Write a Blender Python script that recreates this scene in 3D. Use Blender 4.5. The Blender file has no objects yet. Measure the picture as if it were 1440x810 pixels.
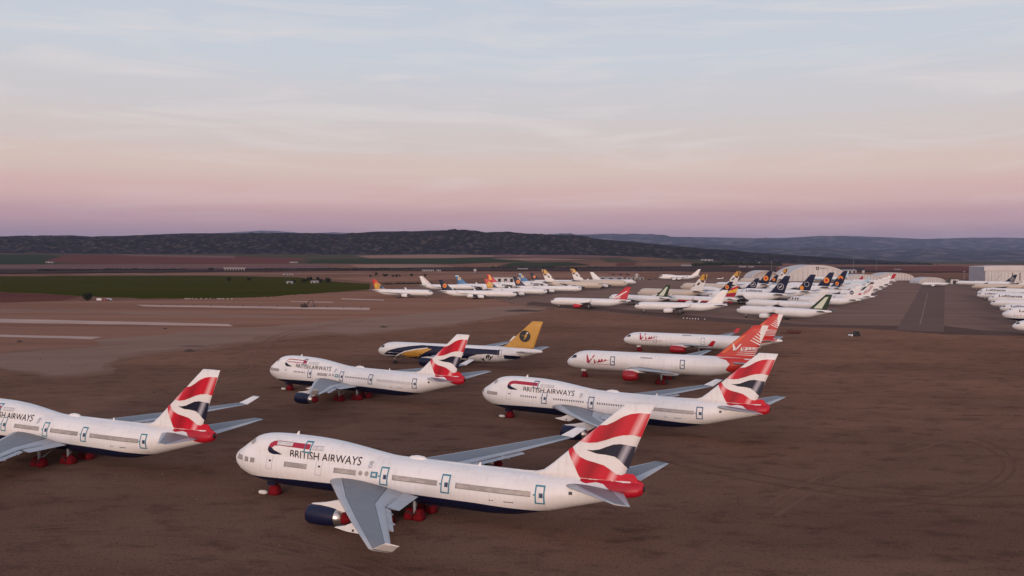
import bpy, bmesh, math, random
import numpy as np
from mathutils import Vector, Matrix, noise
from mathutils.geometry import tessellate_polygon
random.seed(7)
R = math.radians
scn = bpy.context.scene
col = scn.collection

# ------------------------------------------------------------------ camera
F_PX, PITCH, CAM_H, ROLL = 1135.94, R(2.1908), 38.596, R(0.16)
cam_d = bpy.data.cameras.new('camera'); cam = bpy.data.objects.new('camera', cam_d); col.objects.link(cam)
cam_d.sensor_width = 36.0; cam_d.lens = F_PX / 1440 * 36; cam_d.clip_start = 1.0; cam_d.clip_end = 120000
cam.matrix_world = Matrix.Translation((0, 0, CAM_H)) @ Matrix.Rotation(R(90) - PITCH, 4, 'X') @ Matrix.Rotation(ROLL, 4, 'Z')
scn.camera = cam

# ------------------------------------------------------------------ sky, sun, exposure
SUN_EL, SUN_AZ = R(4.6), R(180 + 14)          # low behind the camera
world = bpy.data.worlds.new('World'); scn.world = world; world.use_nodes = True
wn, wl = world.node_tree.nodes, world.node_tree.links
wn.clear()
def srgb(r, g, b):
    f = lambda c: (c / 255 / 12.92) if c / 255 <= .04045 else ((c / 255 + .055) / 1.055) ** 2.4
    return (f(r), f(g), f(b), 1)
wo = wn.new('ShaderNodeOutputWorld'); bg = wn.new('ShaderNodeBackground'); wl.new(bg.outputs[0], wo.inputs[0])
tc = wn.new('ShaderNodeTexCoord'); sep = wn.new('ShaderNodeSeparateXYZ'); wl.new(tc.outputs['Generated'], sep.inputs[0])
ramp = wn.new('ShaderNodeValToRGB'); wl.new(sep.outputs['Z'], ramp.inputs[0])
cr = ramp.color_ramp; cr.interpolation = 'EASE'
SKY = [(0.0, srgb(150, 120, 130)), (.022, srgb(160, 128, 138)), (.045, srgb(193, 152, 157)), (.072, srgb(217, 178, 172)), (.105, srgb(219, 194, 183)),
       (.14, srgb(213, 200, 195)), (.18, srgb(208, 204, 206)), (.24, srgb(201, 207, 216)), (.33, srgb(194, 203, 216)), (.6, srgb(165, 180, 205)), (1.0, srgb(140, 160, 192))]
while len(cr.elements) < len(SKY): cr.elements.new(.5)
for e, (p_, c_) in zip(cr.elements, SKY): e.position = p_; e.color = c_
# thin streaky cirrus
mp = wn.new('ShaderNodeMapping'); wl.new(tc.outputs['Generated'], mp.inputs[0]); mp.inputs['Scale'].default_value = (2.3, 2.3, 20.0); mp.inputs['Rotation'].default_value = (0, R(5), 0)
nz = wn.new('ShaderNodeTexNoise'); wl.new(mp.outputs[0], nz.inputs['Vector']); nz.inputs['Scale'].default_value = 1.7; nz.inputs['Detail'].default_value = 12; nz.inputs['Roughness'].default_value = .62; nz.inputs['Distortion'].default_value = .9
nr = wn.new('ShaderNodeMapRange'); wl.new(nz.outputs[0], nr.inputs[0]); nr.inputs[1].default_value = .48; nr.inputs[2].default_value = .72; nr.inputs[3].default_value = 0; nr.inputs[4].default_value = .55
lowc = wn.new('ShaderNodeMapRange'); wl.new(sep.outputs['Z'], lowc.inputs[0]); lowc.inputs[1].default_value = .05; lowc.inputs[2].default_value = .14; lowc.inputs[3].default_value = .25
cfm = wn.new('ShaderNodeMath'); cfm.operation = 'MULTIPLY'; wl.new(nr.outputs[0], cfm.inputs[0]); wl.new(lowc.outputs[0], cfm.inputs[1])
mixc = wn.new('ShaderNodeMix'); mixc.data_type = 'RGBA'; wl.new(cfm.outputs[0], mixc.inputs[0]); wl.new(ramp.outputs[0], mixc.inputs[6]); mixc.inputs[7].default_value = srgb(230, 220, 217)
# the after-glow on the side of the set sun, behind the camera
sdir = (math.sin(SUN_AZ) * math.cos(SUN_EL), math.cos(SUN_AZ) * math.cos(SUN_EL), math.sin(SUN_EL))
dot = wn.new('ShaderNodeVectorMath'); dot.operation = 'DOT_PRODUCT'; wl.new(tc.outputs['Generated'], dot.inputs[0]); dot.inputs[1].default_value = sdir
gl = wn.new('ShaderNodeMapRange'); wl.new(dot.outputs['Value'], gl.inputs[0]); gl.interpolation_type = 'SMOOTHSTEP'; gl.inputs[1].default_value = .25; gl.inputs[2].default_value = 1.0; gl.inputs[3].default_value = 0; gl.inputs[4].default_value = 1.0
add = wn.new('ShaderNodeMix'); add.data_type = 'RGBA'; add.blend_type = 'ADD'; wl.new(gl.outputs[0], add.inputs[0]); wl.new(mixc.outputs[2], add.inputs[6]); add.inputs[7].default_value = (.60, .36, .25, 1)
sky = wn.new('ShaderNodeTexSky'); sky.sky_type = 'NISHITA'; sky.sun_disc = False; sky.sun_elevation = SUN_EL; sky.sun_rotation = SUN_AZ; sky.altitude = 1000
nis = wn.new('ShaderNodeMix'); nis.data_type = 'RGBA'; nis.blend_type = 'ADD'; nis.inputs[0].default_value = .006; wl.new(add.outputs[2], nis.inputs[6]); wl.new(sky.outputs[0], nis.inputs[7])
wl.new(nis.outputs[2], bg.inputs[0]); bg.inputs[1].default_value = 1.0
sun_d = bpy.data.lights.new('sun', 'SUN'); sun = bpy.data.objects.new('sun', sun_d); col.objects.link(sun)
sun_d.energy = 1.75; sun_d.angle = R(15); sun_d.color = (1.0, .77, .65)
sun.rotation_euler = Vector(sdir).to_track_quat('Z', 'Y').to_euler()
scn.view_settings.view_transform = 'Standard'; scn.view_settings.look = 'None'; scn.view_settings.exposure = 0; scn.view_settings.gamma = 1
scn.view_settings.use_curve_mapping = False
scn.cycles.use_denoising = True; scn.cycles.max_bounces = 6; scn.cycles.volume_bounces = 1; scn.cycles.use_adaptive_sampling = True

# ------------------------------------------------------------------ helpers
def ray(u, v):
    du, dv = u - 720, 405 - v
    a = du * math.cos(ROLL) - dv * math.sin(ROLL); b = du * math.sin(ROLL) + dv * math.cos(ROLL)
    return Vector((a, F_PX * math.cos(PITCH) + b * math.sin(PITCH), -F_PX * math.sin(PITCH) + b * math.cos(PITCH))).normalized()
def sstep(a, b, x):
    t = min(1, max(0, (x - a) / (b - a))); return t * t * (3 - 2 * t)
def tz(X, Y):                                  # height of the open country
    r = X / max(Y, 1.0)
    A = 46 * (1 - sstep(.05, .42, r)) + 5
    return A * sstep(1900, 4300, Y)
def G(u, v, z=None):                           # the point of the ground seen at a pixel of the photograph
    d = ray(u, v)
    if z is not None or v > 385:
        t = ((z or 0) - CAM_H) / d.z; return Vector((d.x * t, d.y * t, z or 0))
    t = 1000.0
    while t < 30000:
        p = Vector((0, 0, CAM_H)) + d * t
        if p.z <= tz(p.x, p.y): break
        t += 8
    return Vector((p.x, p.y, tz(p.x, p.y)))
def tag(o, label=None, cat=None, group=None, kind=None):
    if label: o['label'] = label
    if cat: o['category'] = cat
    if group: o['group'] = group
    if kind: o['kind'] = kind
    return o
def empty(name, loc=(0, 0, 0), rz=0):
    o = bpy.data.objects.new(name, None); col.objects.link(o); o.location = loc; o.rotation_euler = (0, 0, rz); o.empty_display_size = .5; return o
def link(name, me, parent=None):
    o = bpy.data.objects.new(name, me); col.objects.link(o)
    if parent: o.parent = parent
    return o
class MB:
    def __init__(s): s.v = []; s.f = []; s.mi = []; s.sm = []; s.mats = []
    def m(s, mat):
        if mat not in s.mats: s.mats.append(mat)
        return s.mats.index(mat)
    def face(s, idx, mat, smooth=False): s.f.append(idx); s.mi.append(s.m(mat)); s.sm.append(smooth)
    def add(s, vs, fs, mat, smooth=False):
        n = len(s.v); s.v += [tuple(p) for p in vs]
        for f in fs: s.face([n + i for i in f], mat, smooth)
    def box(s, c, d, mat, rz=0):
        x, y, z = [k / 2 for k in d]; cs, sn = math.cos(rz), math.sin(rz)
        vs = [(c[0] + a * x * cs - b * y * sn, c[1] + a * x * sn + b * y * cs, c[2] + e * z) for a in (-1, 1) for b in (-1, 1) for e in (-1, 1)]
        s.add(vs, [(0, 1, 3, 2), (4, 6, 7, 5), (0, 4, 5, 1), (2, 3, 7, 6), (0, 2, 6, 4), (1, 5, 7, 3)], mat)
    def loft(s, rings, mat, smooth=True, cap0=True, cap1=True, mats=None):
        n = len(s.v); k = len(rings[0])
        for r in rings: s.v += [tuple(p) for p in r]
        for i in range(len(rings) - 1):
            for j in range(k):
                mm = mat if mats is None else mats(i, j)
                s.face([n + i * k + j, n + i * k + (j + 1) % k, n + (i + 1) * k + (j + 1) % k, n + (i + 1) * k + j], mm, smooth)
        if cap0: s.face([n + j for j in range(k)], mat if mats is None else mats(0, 0))
        if cap1: s.face([n + (len(rings) - 1) * k + j for j in range(k)], mat if mats is None else mats(len(rings) - 2, 0))
    def tube(s, a, b, r0, r1, mat, k=8):
        a, b = Vector(a), Vector(b); q = (b - a).to_track_quat('Z', 'Y')
        s.loft([[p + q @ Vector((r * math.cos(t * 2 * math.pi / k), r * math.sin(t * 2 * math.pi / k), 0)) for t in range(k)] for p, r in ((a, r0), (b, r1))], mat, True)
    def lathe(s, prof, c, mat, k=20, mats=None, cap0=True, cap1=True, sy=1, sz=1):   # about the x axis
        s.loft([[(c[0] + x, c[1] + r * sy * math.cos(t * 2 * math.pi / k), c[2] + r * sz * math.sin(t * 2 * math.pi / k)) for t in range(k)] for x, r in prof], mat, True, cap0, cap1, mats)
    def prism(s, poly, fmap, mat):            # poly of (a, b), fmap(a, b, side)
        n = len(poly)
        s.add([fmap(a, b, 0) for a, b in poly] + [fmap(a, b, 1) for a, b in poly],
              [tuple(range(n)), tuple(range(2 * n - 1, n - 1, -1))] + [(i, (i + 1) % n, n + (i + 1) % n, n + i) for i in range(n)], mat)
    def mesh(s, name):
        me = bpy.data.meshes.new(name); me.from_pydata(s.v, [], s.f)
        for m_ in s.mats: me.materials.append(m_)
        me.polygons.foreach_set('material_index', s.mi); me.polygons.foreach_set('use_smooth', s.sm)
        bm = bmesh.new(); bm.from_mesh(me); bmesh.ops.recalc_face_normals(bm, faces=bm.faces[:]); bm.to_mesh(me); bm.free()
        return me
    def build(s, name, parent=None): return link(name, s.mesh(name), parent)

# ------------------------------------------------------------------ materials
def mat(name, base, rough=.6, metal=0, noise_amt=0, noise_scale=1.0, dark=None, coord='Object', stretch=(1, 1, 1), spec=.5, detail=6, lo=.35, hi=.7, bump=0, bump_scale=None):
    m = bpy.data.materials.new(name); m.use_nodes = True; n, l = m.node_tree.nodes, m.node_tree.links
    b = n['Principled BSDF']; b.inputs['Base Color'].default_value = (*base[:3], 1); b.inputs['Roughness'].default_value = rough; b.inputs['Metallic'].default_value = metal
    b.inputs['Specular IOR Level'].default_value = spec
    t = n.new('ShaderNodeTexCoord'); mpn = n.new('ShaderNodeMapping'); l.new(t.outputs[coord], mpn.inputs[0]); mpn.inputs['Scale'].default_value = stretch
    if noise_amt:
        z = n.new('ShaderNodeTexNoise'); l.new(mpn.outputs[0], z.inputs['Vector']); z.inputs['Scale'].default_value = noise_scale; z.inputs['Detail'].default_value = detail; z.inputs['Roughness'].default_value = .6
        r = n.new('ShaderNodeMapRange'); l.new(z.outputs[0], r.inputs[0]); r.inputs[1].default_value = lo; r.inputs[2].default_value = hi; r.inputs[4].default_value = noise_amt
        x = n.new('ShaderNodeMix'); x.data_type = 'RGBA'; l.new(r.outputs[0], x.inputs[0]); x.inputs[6].default_value = (*base[:3], 1)
        x.inputs[7].default_value = (*(dark or [c * .5 for c in base[:3]])[:3], 1); l.new(x.outputs[2], b.inputs['Base Color'])
    if bump:
        z2 = n.new('ShaderNodeTexNoise'); l.new(mpn.outputs[0], z2.inputs['Vector']); z2.inputs['Scale'].default_value = bump_scale or 1; z2.inputs['Detail'].default_value = 8
        bp = n.new('ShaderNodeBump'); l.new(z2.outputs[0], bp.inputs['Height']); bp.inputs['Strength'].default_value = bump; bp.inputs['Distance'].default_value = .3; l.new(bp.outputs[0], b.inputs['Normal'])
    return m
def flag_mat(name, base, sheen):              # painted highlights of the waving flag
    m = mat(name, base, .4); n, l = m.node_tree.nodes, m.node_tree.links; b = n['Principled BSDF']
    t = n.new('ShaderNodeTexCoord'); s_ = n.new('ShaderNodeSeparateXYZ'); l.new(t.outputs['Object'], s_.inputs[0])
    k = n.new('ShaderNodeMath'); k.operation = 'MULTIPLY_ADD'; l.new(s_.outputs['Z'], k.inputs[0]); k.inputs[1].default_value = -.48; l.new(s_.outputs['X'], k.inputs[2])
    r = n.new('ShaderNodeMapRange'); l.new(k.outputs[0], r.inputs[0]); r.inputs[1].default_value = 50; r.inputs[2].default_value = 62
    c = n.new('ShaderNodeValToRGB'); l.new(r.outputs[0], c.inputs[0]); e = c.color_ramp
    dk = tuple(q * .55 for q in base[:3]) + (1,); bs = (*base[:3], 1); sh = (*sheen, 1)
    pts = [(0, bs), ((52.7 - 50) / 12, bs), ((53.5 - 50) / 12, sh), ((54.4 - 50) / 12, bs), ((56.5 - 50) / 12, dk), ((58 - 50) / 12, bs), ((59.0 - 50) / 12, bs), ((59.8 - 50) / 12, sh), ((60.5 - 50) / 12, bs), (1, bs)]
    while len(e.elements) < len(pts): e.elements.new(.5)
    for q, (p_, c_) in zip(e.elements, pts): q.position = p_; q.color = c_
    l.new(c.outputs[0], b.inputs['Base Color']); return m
M = {}
def skin(name, base, dark):
    m = mat(name, base, .4, noise_amt=.7, noise_scale=.8, dark=dark, stretch=(.15, 1, .5), lo=.4, hi=.75); n, l = m.node_tree.nodes, m.node_tree.links; b = n['Principled BSDF']
    src = b.inputs['Base Color'].links[0].from_socket; t = n.new('ShaderNodeTexCoord'); sp = n.new('ShaderNodeSeparateXYZ'); l.new(t.outputs['Object'], sp.inputs[0])
    def mth(op, a, v=None, c=None):
        q = n.new('ShaderNodeMath'); q.operation = op; l.new(a, q.inputs[0])
        if v is not None: (l.new(v, q.inputs[1]) if hasattr(v, 'node') else setattr(q.inputs[1], 'default_value', v))
        return q.outputs[0]
    sx = mth('LESS_THAN', mth('FRACT', mth('MULTIPLY', sp.outputs['X'], 1 / 3.1)), .035); sz = mth('LESS_THAN', mth('FRACT', mth('MULTIPLY', sp.outputs['Z'], 1 / 1.55)), .05)
    seam = mth('MULTIPLY', mth('MAXIMUM', sx, sz), .08)
    mp_ = n.new('ShaderNodeMapping'); l.new(t.outputs['Object'], mp_.inputs[0]); mp_.inputs['Scale'].default_value = (2.2, 1, .22); z = n.new('ShaderNodeTexNoise'); l.new(mp_.outputs[0], z.inputs['Vector']); z.inputs['Scale'].default_value = .9; z.inputs['Detail'].default_value = 6
    r = n.new('ShaderNodeMapRange'); l.new(z.outputs[0], r.inputs[0]); r.inputs[1].default_value = .52; r.inputs[2].default_value = .78; r.inputs[4].default_value = .26
    f = mth('MAXIMUM', seam, r.outputs[0]); x = n.new('ShaderNodeMix'); x.data_type = 'RGBA'; l.new(f, x.inputs[0]); l.new(src, x.inputs[6]); x.inputs[7].default_value = (.40, .355, .325, 1); l.new(x.outputs[2], b.inputs['Base Color'])
    return m
M['white'] = skin('white_paint', (.79, .765, .755), (.68, .645, .62))
M['cream'] = mat('cream_paint', (.70, .675, .65), .42, noise_amt=.5, noise_scale=.5, dark=(.62, .59, .56), stretch=(.15, 1, 1))
M['beige'] = mat('beige_paint', (.56, .47, .39), .42, noise_amt=.5, noise_scale=.4, dark=(.5, .42, .35))
M['navy'] = mat('navy_paint', (.006, .008, .034), .45, spec=.35)
M['black'] = mat('black_paint', (.012, .011, .012), .5)
M['red'] = mat('red_paint', (.52, .008, .024), .45, noise_amt=.6, noise_scale=1.2, dark=(.40, .006, .018))
M['engred'] = mat('engine_red_paint', (.36, .008, .018), .4)
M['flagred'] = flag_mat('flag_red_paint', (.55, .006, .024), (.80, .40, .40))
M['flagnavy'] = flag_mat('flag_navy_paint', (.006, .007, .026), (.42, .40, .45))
M['cloth'] = mat('red_cover_cloth', (.19, .006, .011), .85, spec=.15, noise_amt=.6, noise_scale=1.5, bump=.6, bump_scale=2.5)
M['crim'] = mat('crimson_paint', (.36, .01, .04), .45)
M['orange'] = mat('orange_red_paint', (.50, .014, .02), .45, noise_amt=.6, noise_scale=.3, dark=(.58, .07, .028))
M['orange2'] = mat('bright_orange_paint', (.66, .13, .05), .45)
M['disc'] = mat('orange_disc_paint', (.78, .27, .03), .45)
M['gold'] = mat('gold_paint', (.55, .29, .05), .4, noise_amt=.5, noise_scale=.3, dark=(.42, .2, .03))
M['yellow'] = mat('yellow_paint', (.75, .45, .05), .45)
M['blue'] = mat('blue_paint', (.03, .16, .36), .45)
M['pale_blue'] = mat('pale_blue_paint', (.42, .60, .68), .45)
M['green'] = mat('dark_green_paint', (.022, .04, .018), .5)
M['mint'] = mat('pale_green_paint', (.62, .66, .52), .5)
M['brown'] = mat('dark_brown_paint', (.08, .03, .015), .5)
M['teal'] = mat('teal_tape', (.035, .20, .28), .5)
M['slate'] = mat('slate_tape', (.05, .10, .19), .5)
M['foil'] = mat('foil_cover', (.42, .375, .345), .4, .2, noise_amt=.6, noise_scale=.8, dark=(.24, .215, .20), stretch=(1, .2, 2.5), lo=.4, hi=.6, detail=3)
M['film'] = mat('pale_film', (.70, .68, .67), .4, noise_amt=.7, noise_scale=2.5, dark=(.36, .34, .34))
M['grey'] = mat('wing_grey_light', (.42, .43, .455), .45, noise_amt=.5, noise_scale=.4, dark=(.34, .345, .365))
M['dgrey'] = mat('wing_grey_dark', (.19, .195, .215), .5, noise_amt=.5, noise_scale=.5, dark=(.15, .152, .168))
M['seam'] = mat('gap_line_grey', (.085, .085, .095), .6)  # dark grey of the slat and flap gap lines on the wings
M['steel'] = mat('bare_metal', (.55, .50, .47), .3, .9)
M['dark'] = mat('dark_metal', (.03, .028, .028), .6)
M['tyre'] = mat('tyre_rubber', (.02, .019, .019), .85)
M['window'] = mat('window_glass', (.02, .02, .025), .15)
M['text'] = mat('title_paint', (.012, .011, .022), .5)

# ------------------------------------------------------------------ ground, fields, hills
def flat(name, poly, m, lift, jag=0, kind='structure'):      # a sheet on the level airfield
    pts = [G(u, v, 0) for u, v in poly]
    if jag:
        out = []
        for a, b in zip(pts, pts[1:] + pts[:1]):
            n = max(1, int((b - a).length / 6)); n = min(n, 40)
            for i in range(n):
                p = a.lerp(b, i / n); w = jag * min(1, (b - a).length / 30)
                q = Vector((noise.noise(p * .05), noise.noise(p * .05 + Vector((9, 3, 1))), 0)) * w * 2 + Vector((noise.noise(p * .2), noise.noise(p * .2 + Vector((5, 7, 2))), 0)) * w * .7
                out.append(p + (q if i else q * 0))
        pts = out
    tris = tessellate_polygon([[Vector((p.x, p.y, 0)) for p in pts]])
    mb = MB(); mb.add([(p.x, p.y, lift) for p in pts], [tuple(t) for t in tris], m)
    return tag(mb.build(name), kind=kind)
def drape(name, poly, m, lift):               # a field on the rising country beyond
    rp = []
    for (u0, v0), (u1, v1) in zip(poly, poly[1:] + poly[:1]):
        n_ = max(1, int(abs(u1 - u0) / 14))
        for i_ in range(n_):
            t_ = i_ / n_; u_, v_ = u0 + (u1 - u0) * t_, v0 + (v1 - v0) * t_; rp.append((u_, v_ + (min(.9, max(0, (v_ - 366) * .03)) * (noise.noise(Vector((u_ * .03, v_ * .2, 1))) + .5 * noise.noise(Vector((u_ * .15, v_, 5)))) if i_ else 0)))
    pts = [G(u, v) for u, v in rp]
    bm = bmesh.new(); vs = [bm.verts.new((p.x, p.y, 0)) for p in pts]
    for t in tessellate_polygon([[Vector((p.x, p.y, 0)) for p in pts]]):
        try: bm.faces.new([vs[i] for i in t])
        except ValueError: pass
    ys = [p.y for p in pts]; xs = [p.x for p in pts]
    y = math.ceil(min(ys) / 120) * 120
    while y < max(ys): bmesh.ops.bisect_plane(bm, geom=bm.verts[:] + bm.edges[:] + bm.faces[:], plane_co=(0, y, 0), plane_no=(0, 1, 0)); y += 120
    x = math.ceil(min(xs) / 400) * 400
    while x < max(xs): bmesh.ops.bisect_plane(bm, geom=bm.verts[:] + bm.edges[:] + bm.faces[:], plane_co=(x, 0, 0), plane_no=(1, 0, 0)); x += 400
    for v in bm.verts: v.co.z = tz(v.co.x, v.co.y) + lift
    bmesh.ops.recalc_face_normals(bm, faces=bm.faces[:])
    me = bpy.data.meshes.new(name); bm.to_mesh(me); bm.free(); me.materials.append(m)
    return tag(link(name, me), kind='structure')

def ground_material():
    m = bpy.data.materials.new('brown_gravel'); m.use_nodes = True; n, l = m.node_tree.nodes, m.node_tree.links; b = n['Principled BSDF']
    b.inputs['Diffuse Roughness'].default_value = 1; b.inputs['Roughness'].default_value = 1; b.inputs['Specular IOR Level'].default_value = 0
    t = n.new('ShaderNodeTexCoord')
    def nz_(scale, det, stretch=(1, 1, 1), rough=.6, dist=0, rot=0):
        mp_ = n.new('ShaderNodeMapping'); l.new(t.outputs['Object'], mp_.inputs[0]); mp_.inputs['Scale'].default_value = stretch; mp_.inputs['Rotation'].default_value = (0, 0, rot)
        q = n.new('ShaderNodeTexNoise'); l.new(mp_.outputs[0], q.inputs['Vector']); q.inputs['Scale'].default_value = scale; q.inputs['Detail'].default_value = det; q.inputs['Roughness'].default_value = rough; q.inputs['Distortion'].default_value = dist
        return q
    def mixn(fac, a, c, lo, hi, amt):
        r = n.new('ShaderNodeMapRange'); l.new(fac.outputs[0], r.inputs[0]); r.inputs[1].default_value = lo; r.inputs[2].default_value = hi; r.inputs[4].default_value = amt
        x = n.new('ShaderNodeMix'); x.data_type = 'RGBA'; l.new(r.outputs[0], x.inputs[0])
        if hasattr(a, 'outputs'): l.new(a.outputs[2], x.inputs[6])
        else: x.inputs[6].default_value = a
        x.inputs[7].default_value = c; return x
    x = mixn(nz_(.012, 6), (.126, .071, .052, 1), (.165, .094, .069, 1), .35, .65, 1)
    x = mixn(nz_(.03, 7, (.35, 1, 1), .65, .6, R(-12)), x, (.096, .055, .042, 1), .46, .70, .9)
    x = mixn(nz_(.25, 8, (.5, 1, 1), .7, 0, R(20)), x, (.062, .036, .028, 1), .50, .68, .8)
    x = mixn(nz_(.10, 5, (.06, 1, 1), .6, .3, R(-25)), x, (.155, .094, .066, 1), .54, .74, .6)
    x = mixn(nz_(2.6, 6), x, (.034, .022, .018, 1), .55, .68, .85)
    x = mixn(nz_(3.3, 5, (1, 1, 3)), x, (.19, .13, .105, 1), .62, .74, .55)
    l.new(x.outputs[2], b.inputs['Base Color'])
    bp = n.new('ShaderNodeBump'); q = nz_(1.6, 8); l.new(q.outputs[0], bp.inputs['Height']); bp.inputs['Strength'].default_value = .5; bp.inputs['Distance'].default_value = .12; l.new(bp.outputs[0], b.inputs['Normal'])
    return m
def rough_diffuse(m): m.node_tree.nodes['Principled BSDF'].inputs['Diffuse Roughness'].default_value = 1.0; return m
def soil(name, c, d=None, s=.02, amt=.8, stretch=(.3, 1, 1), bump=.0):
    return rough_diffuse(mat(name, c, .95, noise_amt=amt, noise_scale=s, dark=d or [k * .65 for k in c], stretch=stretch, spec=0, detail=8))
ys = [-600, -200, 0, 100, 250, 450, 700, 1000, 1400] + list(np.arange(1800, 4500, 150)) + list(4500 * 1.09 ** np.arange(0, 24))
gb = MB(); NX = 61; rows = []
for y in ys:
    half = 1500 + max(0, y) * 1.15
    rows.append([((i / (NX - 1) * 2 - 1) * half, y, tz((i / (NX - 1) * 2 - 1) * half, y)) for i in range(NX)])
gb.v = [p for r in rows for p in r]; gm = ground_material()
for a in range(len(rows) - 1):
    for i in range(NX - 1): gb.face([a * NX + i, a * NX + i + 1, (a + 1) * NX + i + 1, (a + 1) * NX + i], gm, True)
tag(gb.build('ground'), kind='structure')

S = {'pale': soil('pale_gravel', (.185, .126, .106), (.145, .095, .078), .05), 'concrete': soil('concrete', (.34, .265, .245), (.25, .19, .175), .08),
     'apron': soil('worn_apron', (.150, .104, .090), (.092, .062, .054), .045, stretch=(.08, 1, 1)), 'asphalt': soil('asphalt', (.105, .077, .071), (.085, .061, .057), .05), 'tar': soil('dark_asphalt', (.080, .055, .050), (.062, .043, .039), .05), 'line': soil('worn_line_paint', (.22, .175, .16), (.14, .108, .1), .3),
     'dirt': soil('graded_dirt', (.195, .114, .087), (.125, .066, .048), .035, stretch=(.05, 1, 1)), 'green': soil('dark_crop', (.026, .032, .004), (.046, .034, .010), .010, stretch=(.15, 1, 1)),
     'redsoil': soil('red_soil', (.095, .04, .034), (.07, .03, .027), .01), 'darksoil': soil('dark_soil', (.045, .032, .03), (.034, .026, .026), .006),
     'tan': soil('tan_field', (.20, .125, .10), (.13, .09, .08), .006), 'olive': soil('olive_field', (.05, .048, .03), (.04, .036, .025), .005), 'deep': soil('deep_green', (.022, .034, .018), (.03, .03, .02), .006),
     'mauve': soil('ploughed_field', (.12, .072, .07), (.09, .055, .054), .006), 'edge1': soil('thin_gravel', (.150, .090, .069), (.118, .068, .051), .06), 'edge2': soil('worn_gravel', (.166, .107, .086), (.130, .081, .064), .06), 'track': soil('tyre_worn_gravel', (.094, .053, .040), (.120, .068, .051), .15), 'track2': soil('pale_worn_gravel', (.140, .081, .062), (.112, .063, .048), .12)}
# far country, from the foot of the hills towards the airfield (photo pixels -> ground)
FIELDS = [('olive', [(-60, 357.5), (400, 357), (900, 357), (1000, 361), (1480, 366), (1480, 372), (900, 369), (400, 371), (-60, 372)]),
 ('deep', [(-60, 358), (60, 357.5), (110, 364), (60, 372), (-60, 372)]), ('redsoil', [(95, 358.5), (290, 359.5), (430, 364), (415, 371), (120, 371.5), (60, 368)]), ('mauve', [(160, 357.8), (330, 360), (330, 363.5), (190, 360.6)]),
 ('mauve', [(-60, 373), (180, 371.5), (330, 373.5), (440, 371.5), (480, 377), (330, 378.5), (-60, 378.5)]),
 ('deep', [(440, 365), (700, 362), (760, 366), (640, 371.5), (430, 371)]), ('tan', [(500, 360), (600, 358), (760, 360), (620, 363.5), (520, 363.5)]), ('mauve', [(700, 358.5), (900, 358.5), (960, 361.5), (800, 363), (690, 362.5)]),
 ('tan', [(490, 373), (600, 371.8), (650, 375.5), (560, 377.5), (505, 377)]), ('deep', [(720, 370.5), (800, 369), (830, 373), (760, 376), (700, 374.5)]), ('redsoil', [(868, 370), (895, 369.5), (892, 373.5), (866, 374)]),
 ('darksoil', [(-60, 379), (260, 379.5), (480, 378), (700, 376.5), (980, 375), (1480, 377), (1480, 384), (900, 382), (500, 381), (-60, 386)]),
 ('redsoil', [(1215, 375.5), (1330, 374.5), (1375, 376), (1480, 378), (1480, 383), (1300, 382.5), (1215, 381)]),
 ('tan', [(690, 364.5), (760, 363.6), (830, 366), (740, 367.5)])]
for i, (k, p_) in enumerate(FIELDS): drape('field', p_, S[k], .35 + .12 * i)
drape('road', [(120, 385.1), (350, 384.6), (560, 384.0), (720, 382.6), (1000, 380.8), (1130, 381), (1130, 382.1), (720, 384.1), (350, 386), (120, 386.3)], S['tan'], .12)
drape('field', [(460, 391), (700, 385), (900, 384.3), (900, 390), (700, 391), (520, 396.5)], S['dirt'], .06)
drape('field', [(-60, 389), (120, 388), (300, 387.5), (420, 390), (480, 397), (520, 399), (520, 406.8), (380, 417), (300, 419.6), (200, 419.8), (117, 416.5), (0, 410.5), (-60, 409.5)], S['green'], .05)
drape('field', [(-60, 410), (0, 411), (117, 417), (85, 423), (-60, 427)], S['redsoil'], .04)
flat('apron', [(745, 432), (690, 419), (640, 414), (520, 409), (600, 402), (820, 394), (1000, 392), (1430, 398), (1470, 440), (1470, 470.5), (1350, 469), (1280, 465), (1200, 458.5), (1100, 456), (1000, 451), (900, 444), (820, 436)], S['apron'], .012, 2)
flat('taxiway', [(1297, 400.5), (1329, 400.5), (1327, 467), (1261, 463.5)], S['asphalt'], .022)
flat('taxiway', [(745, 424), (1000, 446), (1130, 456), (1262, 458), (1330, 458), (1380, 464.5), (1470, 470), (1470, 473.5), (1330, 470.5), (1262, 465), (1200, 461.5), (1085, 458.5), (980, 450.5), (880, 441), (790, 433), (740, 429)], S['tar'], .017, 2)
flat('centre_line', [(1304.6, 412), (1305.2, 412), (1294.2, 457), (1293.2, 457)], S['line'], .027)
flat('graded_soil', [(-40, 427), (90, 424), (300, 420.5), (520, 409.5), (640, 415), (690, 420), (745, 433), (700, 452), (540, 456), (400, 470), (200, 494), (-40, 516)], S['dirt'], .008, 4)
LOWEDGE = [(770, 434), (720, 443), (640, 455), (560, 463), (500, 470), (455, 467.5), (385, 472), (290, 487.5), (200, 495), (162, 503), (149, 512), (151, 520), (110, 525.5), (75, 527), (50, 522), (0, 516), (-40, 520)]
for k, (dv, mm) in enumerate(((6, 'edge1'), (2.6, 'edge2'))):
    flat('worn_gravel', [(-40, 500), (217, 479), (470, 450.5), (720, 430)] + [(u + dv * .8, v + dv * (1 if u < 400 else .55)) for u, v in LOWEDGE], S[mm], .0095 + .0015 * k, 5.5)
flat('path', [(-40, 500), (60, 493), (150, 487), (217, 479), (330, 465), (470, 450.5), (560, 443), (640, 436), (720, 430), (770, 434), (720, 443), (640, 455), (560, 463), (500, 470), (455, 466.5), (385, 471), (290, 486.5), (200, 494), (160, 502), (146, 512), (148, 520), (110, 525.5), (75, 527), (50, 522), (0, 516), (-40, 520)], S['pale'], .013, 3.5)
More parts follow.
